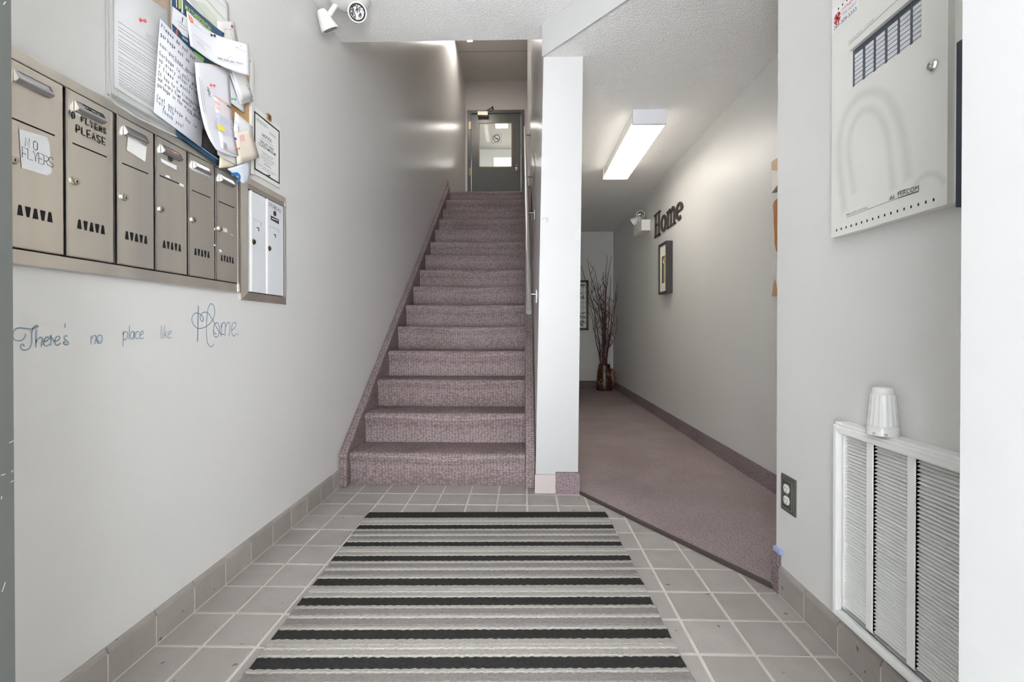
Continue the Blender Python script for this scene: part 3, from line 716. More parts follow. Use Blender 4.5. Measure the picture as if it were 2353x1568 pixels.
lines('sleeve_edge', [[(250, -100), (246, 30), (248, 150), (254, 222), (262, 236), (320, 272), (405, 313)], [(393, -40), (394, 50), (396, 80)]], .031, .004, M('sleeve_edge', (200, 202, 202), .3), o)
# navy book cover at the bottom
bk = [[(400, 262), (455, 290), (505, 318)], [(404, 310), (455, 345), (503, 381)]]
o = paper('dark_folder', 'navy and black printed folder sticking out along the bottom of the board', bk, .02, navy, 'folder')
flat('black_panel', [[(462, 290), (482, 312), (501, 350), (500, 364), (462, 337)]], .0225, M('black_print', (38, 36, 38), .6), o)
lines('light_line', [[(463, 339), (501, 366)]], .023, .003, M('light_blue', (150, 175, 205), .6), o)
textrows('printed_text', [(465, 300), (500, 330), (500, 362), (465, 336)], [.3, .45, .6, .75, .88], .0235, M('dim_print', (110, 112, 120), .7), o, w=.0016, seed=9)
# map sheet at the top
o = paper('map_sheet', 'pale printed sheet with faint map lines, highest on the board', [[(432, -60), (500, -30), (525, 12)], [(425, -20), (490, 20), (527, 60)], [(426, 5), (480, 48), (526, 84)]], .016, M('map_paper', (226, 227, 222), .8))
flat('map_patch', [[(446, 0), (470, 8), (498, 40), (500, 56), (478, 40)]], .0195, M('map_green', (206, 212, 196), .8), o)
lines('map_lines', [[(468, -8), (516, 46)], [(470, -6), (518, 46)], [(484, -12), (520, 20)]], .021, .0012, grey_ink, o)
# bus card
o = paper('printed_card', 'small white printed card with a red mark at the top right of the board', [[(498, 49), (538, 50)], [(503, 108), (547, 100)]], .021, M('card_white', (226, 226, 222), .8))
flat('red_mark', [[(530, 57), (535, 58), (536, 64), (532, 65)]], .0225, M('red_print', (200, 80, 70), .7), o)
lines('printed_text', [[(515, 67), (522, 67.5)], [(527, 67.5), (532, 68)], [(516, 71), (517, 92)], [(529, 71), (536, 93)]], .0225, .0016, grey_ink, o)
# navy flyer
o = paper('residential_flyer', 'navy flyer with lime capitals MULTI-RESIDENTIAL in the upper middle of the board', [[(394, -32), (425, -2), (480, 52), (515, 76)], [(393, 30), (425, 60), (480, 100), (513, 88)], [(393, 82), (430, 112), (470, 150), (500, 140)]], [.022, .024, .028, .04], navy)
flat('white_band', [[(396, 14), (433, 43), (432, 88), (419, 80), (412, 70), (395, 53)]], .0265, paper_w, o)
flat('lime_stripe', [[(410, -12), (416, -7), (416, 20), (410, 20)]], .0265, lime, o)
flat('white_shape', [[(417, -6), (420, -4), (421, 32), (417, 28)], [(404, -8), (406, -6), (407, 18), (405, 16)]], .0265, paper_w, o)
f1 = [Lw(425, 21, .031), Lw(486, 75, .034), Lw(486, 63, .034), Lw(425, 9, .031)]
mb = MB(); text_quad(mb, 'MULTI-RESIDENTIAL', f1, .02); mb.build('lettering', lime, o)
flat('person_icon', [[(405, 66), (409, 68), (408, 82), (404, 80)]], .0265, M('icon_red', (190, 100, 90), .7), o)
lines('printed_text', [[(419, 84), (432, 94)], [(419, 87), (432, 97)], [(418, 104), (428, 111)]], .0275, .0018, paper_w, o)
lines('band_text', [[(409, 49), (428, 64)], [(411, 58), (430, 72)]], .028, .0016, grey_ink, o); flat('band_mark', [[(419, 39), (421, 41), (419, 53), (418, 52)]], .028, ink, o)
flat('green_box', [[(446, 117), (469, 134), (467, 148), (446, 131)]], .034, green, o)
# plain white sheets behind
o = paper('blank_sheet', 'plain white sheet tucked below the bent envelope, green pin at its foot', [[(506, 150), (552, 150)], [(524, 200), (562, 225)], [(530, 236), (562, 260)]], .024, M('sheet_white', (222, 225, 230), .8))
lines('sheet_edge', [[(523, 163), (545, 222)]], .028, .003, navy, o)
# folded letters at the right
o = paper('folded_letter', 'folded white letter, lower of the two hanging at the right edge of the board', [[(528, 168), (560, 175)], [(552, 241), (582, 233)]], .03, M('letter_white2', (228, 228, 226), .8))
o = paper('folded_letter', 'folded white letter, upper of the two hanging at the right edge of the board', [[(530, 158), (563, 162)], [(554, 230), (581, 224)]], .037, M('letter_white', (232, 232, 229), .8))
lines('printed_text', [[(566, 196), (569, 198)], [(571, 203), (574, 206)]], .0385, .002, grey_ink, o)
# handwritten garbage notice
nq = [(367, 42), (470, 147), (463, 340), (353, 258)]
note = paper('handwritten_note', 'handwritten note about garbage days in the middle of the board', [[nq[0], nq[1]], [nq[3], nq[2]]], .034, M('note_paper', (226, 228, 235), .8), lv=1)
f = bil(nq, .0352); mb = MB()
NL = ['Please do not put', 'garbage out on', 'non-garbage days!', 'Garbage is only picke', 'up every other Friday', '2 times a month.', 'It has to be transported', 'out every time people put o', 'garbage in the wrong days', 'Next garbage day is', 'July 4th', 'Thank you!']
v_ = [.075, .165, .275, .37, .435, .505, .585, .64, .70, .825, .875, .935]
for s_, v in zip(NL, v_):
    ad = .90/len(s_) if len(s_) > 20 else .0445
    x0 = .04 if s_ != 'Thank you!' else .16
    write(mb, s_, lambda x, y: f(x, v-y), x0, 0, .042, .0015, EX, adv=ad, jit=.08)
mb.ribbon([f(.30, .287), f(.62, .287)], .0013, EX); mb.ribbon([f(.62, .712), f(.80, .712)], .0013, EX); mb.ribbon([f(.45, .379), f(.62, .379)], .0012, EX)
mb.build('handwriting', ink, note)
# tan envelope and thin sheet at the bottom
tan = M('tan_paper', (214, 204, 190), .85)
o = paper('tan_envelope', 'tan envelope, lower of two, poking out under the white letters', [[(505, 352), (546, 366)], [(503, 386), (544, 384)]], .03, M('tan_paper2', (216, 206, 184), .85))
o = paper('thin_sheet', 'thin translucent white sheet at the foot of the board', [[(498, 340), (548, 362)], [(500, 356), (546, 381)]], .036, M('thin_white', (224, 224, 222), .8))
# white letter with numbers on its left, and a statement over it
o = paper('curled_letter', 'large curled white letter with coloured handwriting right of the handwritten note', [[(447, 143), (488, 146), (526, 163)], [(452, 205), (495, 205), (531, 243)], [(463, 272), (505, 280), (535, 300)], [(478, 318), (515, 335), (540, 345)], [(497, 345), (525, 358), (552, 362)]], [[.04, .034, .03], [.055, .04, .034], [.06, .045, .036], [.06, .05, .038], [.055, .052, .04]], M('curl_white', (229, 230, 235), .8))
lines('grey_print', [[(458, 178), (462, 215), (469, 258)], [(463, 184), (467, 215), (474, 262)]], .064, .004, M('pale_print', (196, 197, 204), .8), o)
for n_, (s_, cl, pos) in enumerate((('n', (70, 50, 90), (476, 201)), ('o', (90, 60, 110), (479, 208)), ('c', (80, 130, 110), (480, 215)))):
    c_ = Lw(*pos, .052); mb = MB(); write(mb, s_, lambda x, y: Vector((c_.x, c_.y+y*.9, c_.z-x)), 0, 0, .016, .0022, EX); mb.build('handwriting', M('pen_%d' % n_, cl, .8), o)
stq = [(491, 221), (532, 243), (538, 335), (506, 318)]
o = paper('bill_statement', 'white bill with an orange rule and yellow box, overlapping the curled letter', [[stq[0], stq[1]], [(497, 275), (534, 292)], [(508, 340), (548, 358)]], [.056, .048], M('bill_white', (232, 231, 236), .8))
B_ = .0615
lines('orange_rule', [[(491, 220), (531, 243)]], .058, .002, orange, o)
lines('orange_logo', [[(493, 232), (507, 240), (508, 254), (496, 248), (493, 232)], [(497, 238), (504, 243)], [(498, 244), (505, 249)]], B_, .0022, M('orange_line', (222, 140, 115), .7), o)
lines('orange_text', [[(513, 246), (530, 256)], [(513, 250), (530, 260)], [(514, 254), (529, 263)]], B_-.002, .0015, M('orange_pale', (232, 186, 168), .7), o)
flat('dark_tag', [[(521, 240), (531, 246), (531, 250), (521, 244)]], .058, M('slate', (90, 95, 110), .7), o)
lines('blue_text', [[(495, 258+k*5.2), (534, 278+k*5.2)] for k in range(8)], B_, .003, M('lilac_print', (196, 197, 222), .8), o)
flat('yellow_box', [[(499, 284), (516, 293), (516, 303), (502, 298)]], B_+.0008, M('yellow_print', (230, 214, 70), .7), o)
lines('pink_text', [[(488, 262), (493, 298)]], B_, .003, M('pink_print', (236, 196, 196), .8), o)
lines('barcode', [[(514+k*1.4, 327+k*.8), (515+k*1.4, 340+k*.8)] for k in range(6)], B_, .0011, ink, o)
# flyer corner and tan card at the right
o = paper('white_flyer', 'white triangular flyer corner between the bill and the framed notice', [[(540, 257), (581, 292)], [(536, 306), (580, 316)]], .036, M('flyer_white', (230, 231, 231), .8))
lines('flyer_print', [[(541, 277), (543, 281), (541, 284), (540, 280)], [(545, 283), (550, 296)], [(546, 291), (549, 300)]], .038, .002, grey_ink, o)
o = paper('tan_card', 'tan card with a pink stamp held by the blue pin', [[(537, 305), (577, 299)], [(545, 379), (596, 362)]], [.042, .05], tan)
flat('pink_stamp', [[(550, 312), (561, 308), (564, 324), (553, 325)]], .0485, M('pink_stamp', (222, 182, 176), .8), o)
# bent envelope over the flyer
env = M('envelope_white', (229, 230, 234), .8)
ed = [.04, .04, .042, .058, .085]
o = paper('bent_envelope', 'white envelope with an orange square mark, pinned in black and bent away from the board', [[(428, 24), (458, 51), (487, 78), (530, 92), (571, 103)], [(432, 66), (460, 92), (486, 112), (528, 128), (573, 140)], [(437, 105), (462, 124), (485, 141), (525, 160), (574, 175)]], ed, env)
flat('orange_mark', [[(432, 32), (438, 38), (444, 46), (445, 54), (439, 51), (435, 44)]], .0432, orange, o)
lines('orange_cut', [[(435, 36), (439, 46)], [(437, 44), (443, 48)]], .0440, .0016, paper_w, o)
lines('address', [[(447, 54), (453, 58)], [(449, 58), (462, 68)]], .0432, .0016, M('pale_blue', (185, 195, 225), .8), o)
lines('window_edge', [[(444, 78), (490, 114)]], .0445, .0022, M('lilac_line', (205, 204, 220), .8), o)  # pale lilac line along the top of the address window
textrows('address_text', [(450, 88), (476, 108), (476, 120), (450, 100)], [.2, .5, .8], .0445, M('pale_print', (196, 197, 204), .8), o, w=.0015)
def envp(px, py): 
    u = (px-487)/(571-487); return uX(px, py, XL+.0435+.043*max(0, u)**1.15+.0028)
mb = MB()
for word_, a_, b_ in (('START', 500, 511.5), ('YOUR', 514, 526), ('NEXT', 529, 540), ('PROJECT', 543, 560)):
    yy = lambda px: 135.5+(px-500)*(150.5-135.5)/60
    text_quad(mb, word_, [envp(a_, yy(a_)), envp(b_, yy(b_)), envp(b_, yy(b_)-4.6), envp(a_, yy(a_)-4.6)], .02)
mb.build('lettering', M('print_grey', (92, 92, 100), .8), o)
for pts, w in (([(522, 136), (526, 131), (532, 131), (535, 136)], .001), ([(508, 141), (550, 152)], .0007), ([(541, 108), (548, 110)], .0016), ([(553, 105), (555, 103), (555, 107), (553, 105)], .0016), ([(543, 113), (565, 118)], .0009)):
    MB().ribbon([envp(*p) for p in pts], w, EX).build('fine_print', grey_ink, o)
# hanging plastic bag
o = paper('plastic_bag', 'white plastic bag with a blue ring hanging below the tan card', [[(522, 388), (545, 382), (575, 368)], [(535, 400), (556, 400), (576, 398)], [(550, 414), (558, 424), (569, 419)]], [.03, .045, .032], M('bag_white', (222, 229, 240), .4))
mb = MB(); mb.ribbon([Lw(px, py, .048) for px, py in smooth([(533, 402), (545, 400), (551, 405), (549, 413), (545, 418)], 5)], .011, EX); mb.build('blue_ring', M('bag_blue', (40, 110, 170), .5), o)
# push pins
def pin(px, py, d, rgb, label, long=.02, ang=0):
    ax = Vector((1, .55, .05)).normalized(); c_ = Lw(px, py, d)
    o = MB().lathe([(.0045, 0), (.0045, .002), (.0018, .004), (.0018, .009), (.0045, .0115), (.004, .014), (0, .0145)], c_, ax, 12).build('push_pin', M('pin_%d%d%d' % rgb, rgb, .3), smooth=False)
    tag(o, label, 'push pin', 'push pins')
pin(321, 45, .036, (214, 70, 48), 'red push pin in the plastic sleeve')
pin(483, 195, .044, (206, 62, 72), 'red push pin in the curled letter')
pin(484, 80, .044, (30, 32, 40), 'black push pin in the bent envelope')
pin(533, 318, .045, (34, 58, 140), 'blue push pin at the edge of the tan card')
pin(532, 227, .028, (50, 140, 95), 'green push pin in the plain white sheet')
pin(541, 340, .046, (205, 105, 70), 'small orange push pin beside the tan card')
# framed notice
nt_ = thing('notice_plaque', Lw(610, 410), 'white notice with a black border on the wall above the white mailboxes', 'notice')
q = [(580, 239), (645, 285), (644, 432), (578, 386)]
A_ = [Lw(*p, .009) for p in q]; y0_, y1_, z0_, z1_ = A_[0].y, A_[1].y, A_[2].z, A_[0].z
MB().box(XL, XL+.008, y0_, y1_, z0_-.002, z1_+.002).build('backing', M('plaque_white', (218, 218, 212), .5), nt_, bevel=.002)
f = lambda u, v, e=.0086: Vector((XL+e, y0_+(y1_-y0_)*u, z1_+(z0_-z1_)*v))
MB().face([f(.05, .075, .0083), f(.96, .075, .0083), f(.96, .94, .0083), f(.05, .94, .0083)]).build('paper', M('notice_paper', (225, 225, 223), .6), nt_)
mb = MB()
for q in ((.05, .96, .075, .1), (.05, .96, .922, .945), (.05, .095, .075, .945), (.92, .96, .075, .945)): mb.face([f(q[0], q[2]), f(q[1], q[2]), f(q[1], q[3]), f(q[0], q[3])])
mb.build('border', ink, nt_)
mb = MB()
for s_, u0, u1, v in (('NOTICE:', .32, .66, .36), ('VALLEY WAY', .25, .74, .475), ('CONDOMINIUM', .2, .80, .53)): text_quad(mb, s_, [f(u0, v+.006), f(u1, v+.006), f(u1, v-.042), f(u0, v-.042)], .015)
mb.build('lettering', ink, nt_)
rnd = random.Random(5); mb = MB()
for v, u0, u1 in ((.15, .15, .5), (.17, .13, .55), (.19, .14, .45), (.22, .6, .8), (.24, .57, .82), (.40, .3, .72), (.60, .3, .72), (.625, .33, .68), (.66, .28, .76), (.69, .3, .74), (.72, .36, .66), (.76, .4, .6), (.78, .36, .64), (.83, .2, .82), (.86, .3, .7)):
    u = u0
    while u < u1: l_ = rnd.uniform(.03, .1); mb.ribbon([f(u, v), f(min(u1, u+l_), v)], .0022, EX); u += l_+.02
mb.build('printed_text', M('faded_ink', (125, 125, 130), .8), nt_)
o = MB().box(XL+.008, XL+.014, A_[1].y-.11, A_[1].y-.085, z1_-.012, z1_+.012).build('clip', brass); tag(o, 'small brass clip on the top edge of the bordered notice', 'clip')
pin(612, 403, .009, (34, 34, 36), 'black push pin near the foot of the bordered notice')

# ---- emergency light on the entry ceiling
cc = uZ(802, -8, ZE)
t = thing('emergency_light', (cc.x, cc.y, ZE), 'white two-headed emergency light on the ceiling by the left wall', 'emergency light', 'emergency lights')
MB().lathe([(.105, 0), (.105, -.012), (.085, -.035), (.05, -.05), (0, -.052)], (cc.x, cc.y, ZE), (0, 0, 1), 28).build('canopy', white_plastic, t, smooth=True)
def head(par, c, dr, n1, joint):
    dr = Vector(dr).normalized(); c = Vector(c)
    MB().tube([joint, c], .013, 10).lathe([(.017, 0), (.017, .02), (0, .02)], Vector(c)-dr*.02+Vector((0, 0, .0)), dr.cross(Vector((0, 0, 1))), 12).build('arm', white_plastic, par, smooth=False)
    h_ = MB().lathe([(0, -.046), (.022, -.045), (.028, -.03), (.044, .035), (.046, .042), (.046, .048), (.041, .048), (.041, .044), (0, .044)], c, dr, 24).build('lamp_head', white_plastic, par, smooth=False)
    MB().lathe([(.040, .0455), (.03, .047), (.012, .0455), (0, .046)], c, dr, 24).build('lens', M('reflector', (150, 150, 150), .1, 1, bump=.5, bscale=45, bdist=.01), h_, smooth=True)
h1 = uY(748, 46, cc.y+.02); h2 = uY(824, 34, cc.y+.02)
head(t, h1, (.34, .42, -.84), 1, (cc.x-.06, cc.y, ZE-.03)); head(t, h2, (.18, -.93, -.35), 2, (cc.x+.05, cc.y-.0, ZE-.035))

# ================================================================== RIGHT WALL
NX_ = (-1, 0, 0)
def Rw(px, py, d=0): return uX(px, py, XR-d)
# ---- fire alarm panel
D = .032; xp = XR-D
pa, pb = uX(1910, 548, xp), uX(2176, 477, xp); pz0 = pa.z; yp1 = pa.y; yp0 = pb.y
t = thing('fire_alarm_panel', (XR, 1.15, pz0), 'off-white metal fire alarm panel with a row of zone labels, high on the right wall', 'fire panel')
pan = M('panel_enamel', (224, 223, 218), .38, var=.02, vscale=4)
MB().box(xp+.0135, XR, uX(2195, 477, xp).y, yp1-.003, pz0+.003, 1.98).build('cabinet', pan, t)
g = [uX(1951, 118, xp), uX(2117, 88, xp), uX(1950, 208, xp)]
wy1, wy0, wz0 = g[0].y, g[1].y, g[2].z; wz1 = g[0].z
dm = MB()
for q in ((yp0, wy0, pz0, 1.98), (wy1, yp1, pz0, 1.98), (wy0, wy1, pz0, wz0), (wy0, wy1, wz1, 1.98)): dm.box(xp, xp+.014, *q)
dor = dm.build('panel_door', pan, t)
MB().box(xp+.010, xp+.013, wy0-.005, wy1+.005, wz0-.005, wz1+.005).build('label_window', M('window_dark', (64, 72, 84), .35), t)
cs_ = [(1965, 1982), (1989, 2006.7), (2013.5, 2032.8), (2040, 2061.4), (2068.5, 2091), (2098, 2117)]
lab = M('zone_paper', (206, 208, 212), .6)
hz = (wz1-.012-wz0)/8.15
for ca, cb_ in cs_:
    ya_, yb_ = uX(ca, 100, xp+.009).y, uX(cb_, 100, xp+.009).y
    for r_ in range(8):
        z0_ = wz0+.0005+r_*hz*1.0
        MB().box(xp+.0085, xp+.0105, yb_, ya_, z0_, z0_+hz-.0022).build('zone_label', lab, t)
wl = M('bezel_line', (40, 42, 46), .5)
lk = uX(2146, 150, xp)
MB().lathe([(.0115, 0), (.0115, .004), (.009, .007), (.003, .0075), (0, .006)], lk, NX_, 20).build('lock', chrome, dor)
def Pp(px, py, d=.0006): return uX(px, py, xp-d)
def ptext(s_, a, b, hpx, m, bold=0, name='lettering', par=None, d=.0006):
    mb = MB(); text_quad(mb, s_, [Pp(a[0], a[1], d), Pp(b[0], b[1], d), Pp(b[0], b[1]-hpx*1.05, d), Pp(a[0], a[1]-hpx, d)], bold); return mb.build(name, m, par or dor)
ptext('MIRCOM', (2063, 453), (2111, 437), 11, ink, 0)
mb = MB(); mb.ribbon([Pp(2064, 441.5), Pp(2084, 434.5)], .0012, NX_); mb.ribbon([Pp(2063, 455.5), Pp(2111, 438.8)], .0012, NX_); mb.ribbon([Pp(1945, 500), Pp(2042, 463), Pp(2111, 440.5)], .0009, NX_); mb.build('rule', ink, dor)
MB().face([Pp(2042, 461), Pp(2048, 448), Pp(2051, 455), Pp(2053, 446), Pp(2056, 456)]).build('mountain_logo', M('logo_grey', (140, 140, 138), .6), dor)
ptext('FIRE ALARM CONTROL', (1944.5, 497), (1994, 479), 4.6, M('print_dark', (80, 80, 80), .7))
mb = MB()
for k in range(17):
    f_ = k/16; px = 1922.5+(2145.5-1922.5)*(f_**1.0); 
    yk = uX(1922.5, 529.5, xp).y+(uX(2145.5, 455.5, xp).y-uX(1922.5, 529.5, xp).y)*f_; zk = uX(1922.5, 529.5, xp).z
    mb.box(xp-.0005, xp, yk-.0017, yk+.0017, zk-.003, zk+.003)
mb.build('vent_holes', black, dor)
mb = MB()
for (px, py) in ((1927, 20), (1936.5, 10.5), (1946.5, 0), (1956, -9)): c_ = Pp(px, py); mb.box(xp-.0012, xp-.0005, c_.y-.0017, c_.y+.0017, c_.z-.003, c_.z+.003)
mb.build('vent_holes', black, dor)
ptext('SERIES 1000', (1950, 100), (2008, 47), 6, M('emboss', (182, 181, 176), .6)); mb = MB(); mb.ribbon([Pp(1950, 103), Pp(2065, -3)], .0008, NX_); mb.build('rule', ink, dor)
stq = MB().face([Pp(1911.5, 79, .0008), Pp(1974, 25, .0008), Pp(1974, -16, .0008), Pp(1911.5, 22, .0008)]).build('sticker', M('sticker_white', (234, 233, 233), .5), dor)
ptext('niagara', (1934, 28), (1976, -12), 9, M('sticker_red', (205, 90, 90), .6), 0, 'lettering', stq, .0014); ptext('FIRE ALERT', (1936, 36), (1968, 9), 7, M('sticker_grey', (150, 155, 175), .6), 0, 'lettering', stq, .0014)
ptext('289-309-5333', (1916, 71), (1968, 24), 9, M('sticker_ink', (72, 70, 72), .6), 0, 'lettering', stq, .0014)
c_ = Pp(1924, 42, .0014); mb = MB()
for s2 in range(4):
    a0 = s2*math.pi/2+math.pi/4
    mb.face([c_]+[c_+Vector((0, math.cos(a0+da)*.0135, math.sin(a0+da)*.0155)) for da in (-.62, -.3, 0, .3, .62)])
mb.build('cross_emblem', M('emblem_red', (176, 44, 48), .6), stq)
c_ = Pp(1924, 42, .0018); MB().lathe([(.004, 0), (.004, .0003), (0, .0003)], c_, NX_, 10).build('emblem_centre', ink, stq)
smg = M('wipe_smudge', (176, 175, 171), .7, alpha=.03)
for pth, w in (([(1940, 480), (1928, 340), (1945, 260), (1985, 215), (2030, 216), (2062, 265), (2080, 340), (2086, 405)], .014), ([(1962, 440), (1950, 330), (1975, 262), (2010, 255), (2038, 310), (2052, 430)], .012), ([(2096, 435), (2120, 405), (2150, 400), (2168, 418)], .008)):
    for q_, ws in enumerate((2.4, 1.6, .8)):
        MB().ribbon([Pp(*p, .0002+.00008*q_) for p in smooth(pth, 5)], w*ws, NX_).build('smudge', smg, dor)
# dark document box at the very edge of the wall
xa = uX(2196, 476, XR-.03); xb = uX(2215, 300, XR-.03)
o = MB().box(XR-.034, XR, .80, uX(2194.5, 476, XR-.034).y, uX(2196, 477, XR-.034).z, uX(2206, 92, XR-.034).z).build('document_box', M('navy_box', (36, 42, 62), .5), bevel=.002)
tag(o, 'narrow dark navy box beside the fire alarm panel at the white wall edge', 'box')
# ---- outlet
q0, q1 = uX(1792, 1086, XR-.008), uX(1825, 1187, XR-.008); q2 = uX(1790.5, 1167, XR-.008)
oy1, oy0, oz1, oz0 = q0.y, q1.y, q0.z, q2.z
t = thing('wall_outlet', (XR, (oy0+oy1)/2, oz0), 'double socket with white receptacles on a dark grey plate, low on the right wall', 'outlet')
pl_m = M('plate_pewter', (98, 98, 92), .38, .6)
mb = MB(); mb.box(XR-.004, XR, oy0, oy1, oz0, oz1).box(XR-.0075, XR, oy0+.005, oy1-.005, oz0+.005, oz1-.005); mb.build('plate', pl_m, t, bevel=.0015)
MB().box(XR-.0082, XR-.0075, oy0+.0155, oy1-.0155, oz0+.0165, oz1-.0165).build('plate_centre', M('plate_dark', (70, 70, 66), .5), t)
mb = MB(); frame_x(mb, XR-.0095, XR-.0078, oy0+.011, oy1-.011, oz0+.012, oz1-.012, .0035); mb.build('plate_rim', M('rim_pewter', (135, 134, 128), .35, .6), t)
for s2 in (1, -1):
    zc = (oz0+oz1)/2+s2*.0195; yc = (oy0+oy1)/2
    pr = [(yc+math.cos(a_)*.0165, zc+max(-.0135, min(.0135, math.sin(a_)*.0165))) for a_ in [k/24*2*math.pi for k in range(24)]]
    rc = MB().prism([(XR-.0082, y, z) for y, z in pr], (-.0025, 0, 0)).build('receptacle', white_plastic, t)
    MB().box(XR-.0111, XR-.0107, yc-.0075, yc-.0055, zc-.001, zc+.007).box(XR-.0111, XR-.0107, yc+.005, yc+.0075, zc-.001, zc+.007).box(XR-.0111, XR-.0107, yc-.002, yc+.002, zc-.010, zc-.006).build('slots', M('slot_grey', (120, 118, 112), .7), rc)
MB().lathe([(.0035, 0), (.003, .0015), (0, .0015)], (XR-.0082, (oy0+oy1)/2, (oz0+oz1)/2), NX_, 10).build('screw', chrome, t)
# ---- return air grille
XG = .836
gy1 = uX(1907, 1200, XG).y; gz0 = uX(1901, 1404, XG).z; gz1 = uX(1918, 966, XG+.02).z; gy0 = .66
t = thing('air_grille', (XR, 1.0, gz0), 'large white louvred return air grille low on the right wall', 'grille')
mb = MB()
mb.box(XG+.012, XR, gy1-.026, gy1, gz0, gz1).box(XG+.012, XR, gy0, gy1-.026, gz0, gz0+.026).box(XG+.012, XR, gy0, gy1-.026, gz1-.02, gz1)
mb.build('outer_frame', white_paint, t, bevel=.003)
mb = MB(); frame_x(mb, XG+.004, XG+.02, gy0, gy1-.004, gz0+.004, gz1-.006, .022); frame_x(mb, XG, XG+.012, gy0, gy1-.011, gz0+.011, gz1-.012, .013); mb.build('moulding', white_paint, t, bevel=.002)
bars = [uX(2002, 1200, XG+.016).y, uX(2098, 1200, XG+.016).y]
xs_ = XG+.014
inner = (gy0, gy1-.034, gz0+.034, gz1-.026)
for yb_ in bars: MB().box(xs_-.003, xs_+.02, yb_-.011, yb_+.011, inner[2], inner[3]).build('divider', white_paint, t, bevel=.002)
MB().box(XR-.012, XR-.002, gy0, gy1-.03, gz0+.03, gz1-.02).build('dark_backing', M('grille_back', (105, 105, 104), .9), t)
npitch = 51; zz0, zz1 = inner[2]+.004, inner[3]-.004; pt_ = (zz1-zz0)/npitch
edges = [(bars[0]+.009, inner[1]), (bars[1]+.009, bars[0]-.009), (bars[1]-.009-(bars[0]-bars[1]-.018)*1.0, bars[1]-.009)]
for ea, eb in edges:
    L_ = eb-ea
    smb = MB().prism([(0, 0, 0), (.0005, 0, -.0014), (.015, 0, .0072), (.015, 0, .0082)], (0, L_, 0))
    sme = bpy.data.meshes.new('slat'); sme.from_pydata(smb.v, [], smb.f); sme.materials.append(white_paint); sme.update()
    for k in range(npitch):
        o = bpy.data.objects.new('slat', sme); COL.objects.link(o); o.parent = t; o.location = Vector((xs_+.001, ea, zz0+pt_*(k+.3)))-Vector(t.location)
    MB().box(xs_-.001, xs_+.012, ea-.004, ea+.002, inner[2], inner[3]).build('slat_rail', white_paint, t)
    MB().box(xs_-.001, xs_+.012, eb-.002, eb+.004, inner[2], inner[3]).build('slat_rail', white_paint, t)
# ---- stacked plastic cups
cu = uX(2028, 986, XR-.0335); cz = gz1; cy = cu.y
t = tag(bpy.data.objects.new('plastic_cup', None), 'upside-down ribbed white plastic cup standing on the air grille', 'cup'); COL.objects.link(t); t.location = (XR-.0335, cy, cz)
rings = []; nA = 64
prof = [(.0320, 0, 0), (.0325, .004, 0), (.0322, .020, 0), (.0300, .022, 0)]
for k in range(13): prof.append((.0300-.0058*k/12, .024+k*.0058, 1))
prof += [(.0236, .097, 0), (.0222, .098, 0), (.0215, .110, 0), (.0200, .1125, 0), (.0002, .1125, 0)]
rows = []
for r_, h_, rib in prof:
    row = []
    for j in range(nA+1):
        a_ = 2*math.pi*j/nA; rr = r_+rib*(.0011*math.cos(a_*16)*(1+.35*math.sin(h_*900)))
        row.append((XR-.0335+math.cos(a_)*rr, cy+math.sin(a_)*rr, cz+h_))
    rows.append(row)
cupm = M('cup_plastic', (232, 232, 230), .22, spec=.6)
cupm.node_tree.nodes['Principled BSDF'].inputs['Transmission Weight'].default_value = .12
MB().grid(rows).build('cup_body', cupm, t, smooth=True)
mb = MB()
for a_ in (math.pi*1.16, math.pi*1.36): mb.box(-.004, .004, -.0035, .0035, .001, .008)
nb = MB()
for a_ in (3.55, 4.25):
    c_ = Vector((XR-.0335+math.cos(a_)*.0322, cy+math.sin(a_)*.0322, cz+.005)); tn = Vector((-math.sin(a_), math.cos(a_), 0)); nn = Vector((math.cos(a_), math.sin(a_), 0))
    nb.hexa([c_-tn*.0035+Vector((0, 0, -.003)), c_+tn*.0035+Vector((0, 0, -.003)), c_+tn*.0035+nn*.001+Vector((0, 0, -.003)), c_-tn*.0035+nn*.001+Vector((0, 0, -.003)), c_-tn*.0035+Vector((0, 0, .003)), c_+tn*.0035+Vector((0, 0, .003)), c_+tn*.0035+nn*.001+Vector((0, 0, .003)), c_-tn*.0035+nn*.001+Vector((0, 0, .003))])
nb.build('rim_notch', M('notch_grey', (170, 170, 168), .5), t)

# ================================================================== HALL
def Hw(px, py, d=0): return uX(px, py, XH-d)
# fluorescent fitting
f0 = uZ(1453, 253, ZHC); f1 = uZ(1530, 253, ZHC); yl0 = f0.y; fl_ = uY(1453, 287, yl0).z
yl1 = uZ(1440, 412, fl_+.004).y
t = thing('ceiling_light', ((f0.x+f1.x)/2, (yl0+yl1)/2, ZHC), 'lit boxy fluorescent fitting on the hall ceiling', 'light')
xa, xb = f0.x, f1.x
MB().box(xa+.01, xb-.01, yl0+.01, yl1-.01, ZHC-.045, ZHC).build('housing', white_paint, t)
MB().box(xa, xb, yl0-.012, yl0+.01, fl_, ZHC).build('end_cap', M('cap_grey', (206, 207, 212), .5), t, bevel=.002)
MB().box(xa, xb, yl1-.01, yl1+.012, fl_, ZHC).build('end_cap', white_paint, t, bevel=.002)
MB().box(xa+.006, xb-.006, yl0+.01, yl1-.01, fl_+.018, ZHC-.045).build('diffuser_side', M('diffuser_white', (240, 238, 232), .4), t)
MB().box(xa+.004, xb-.004, yl0+.01, yl1-.01, fl_+.004, fl_+.018).build('diffuser', M('hall_lamp', (255, 248, 236), emit=HALL_LAMP), t)
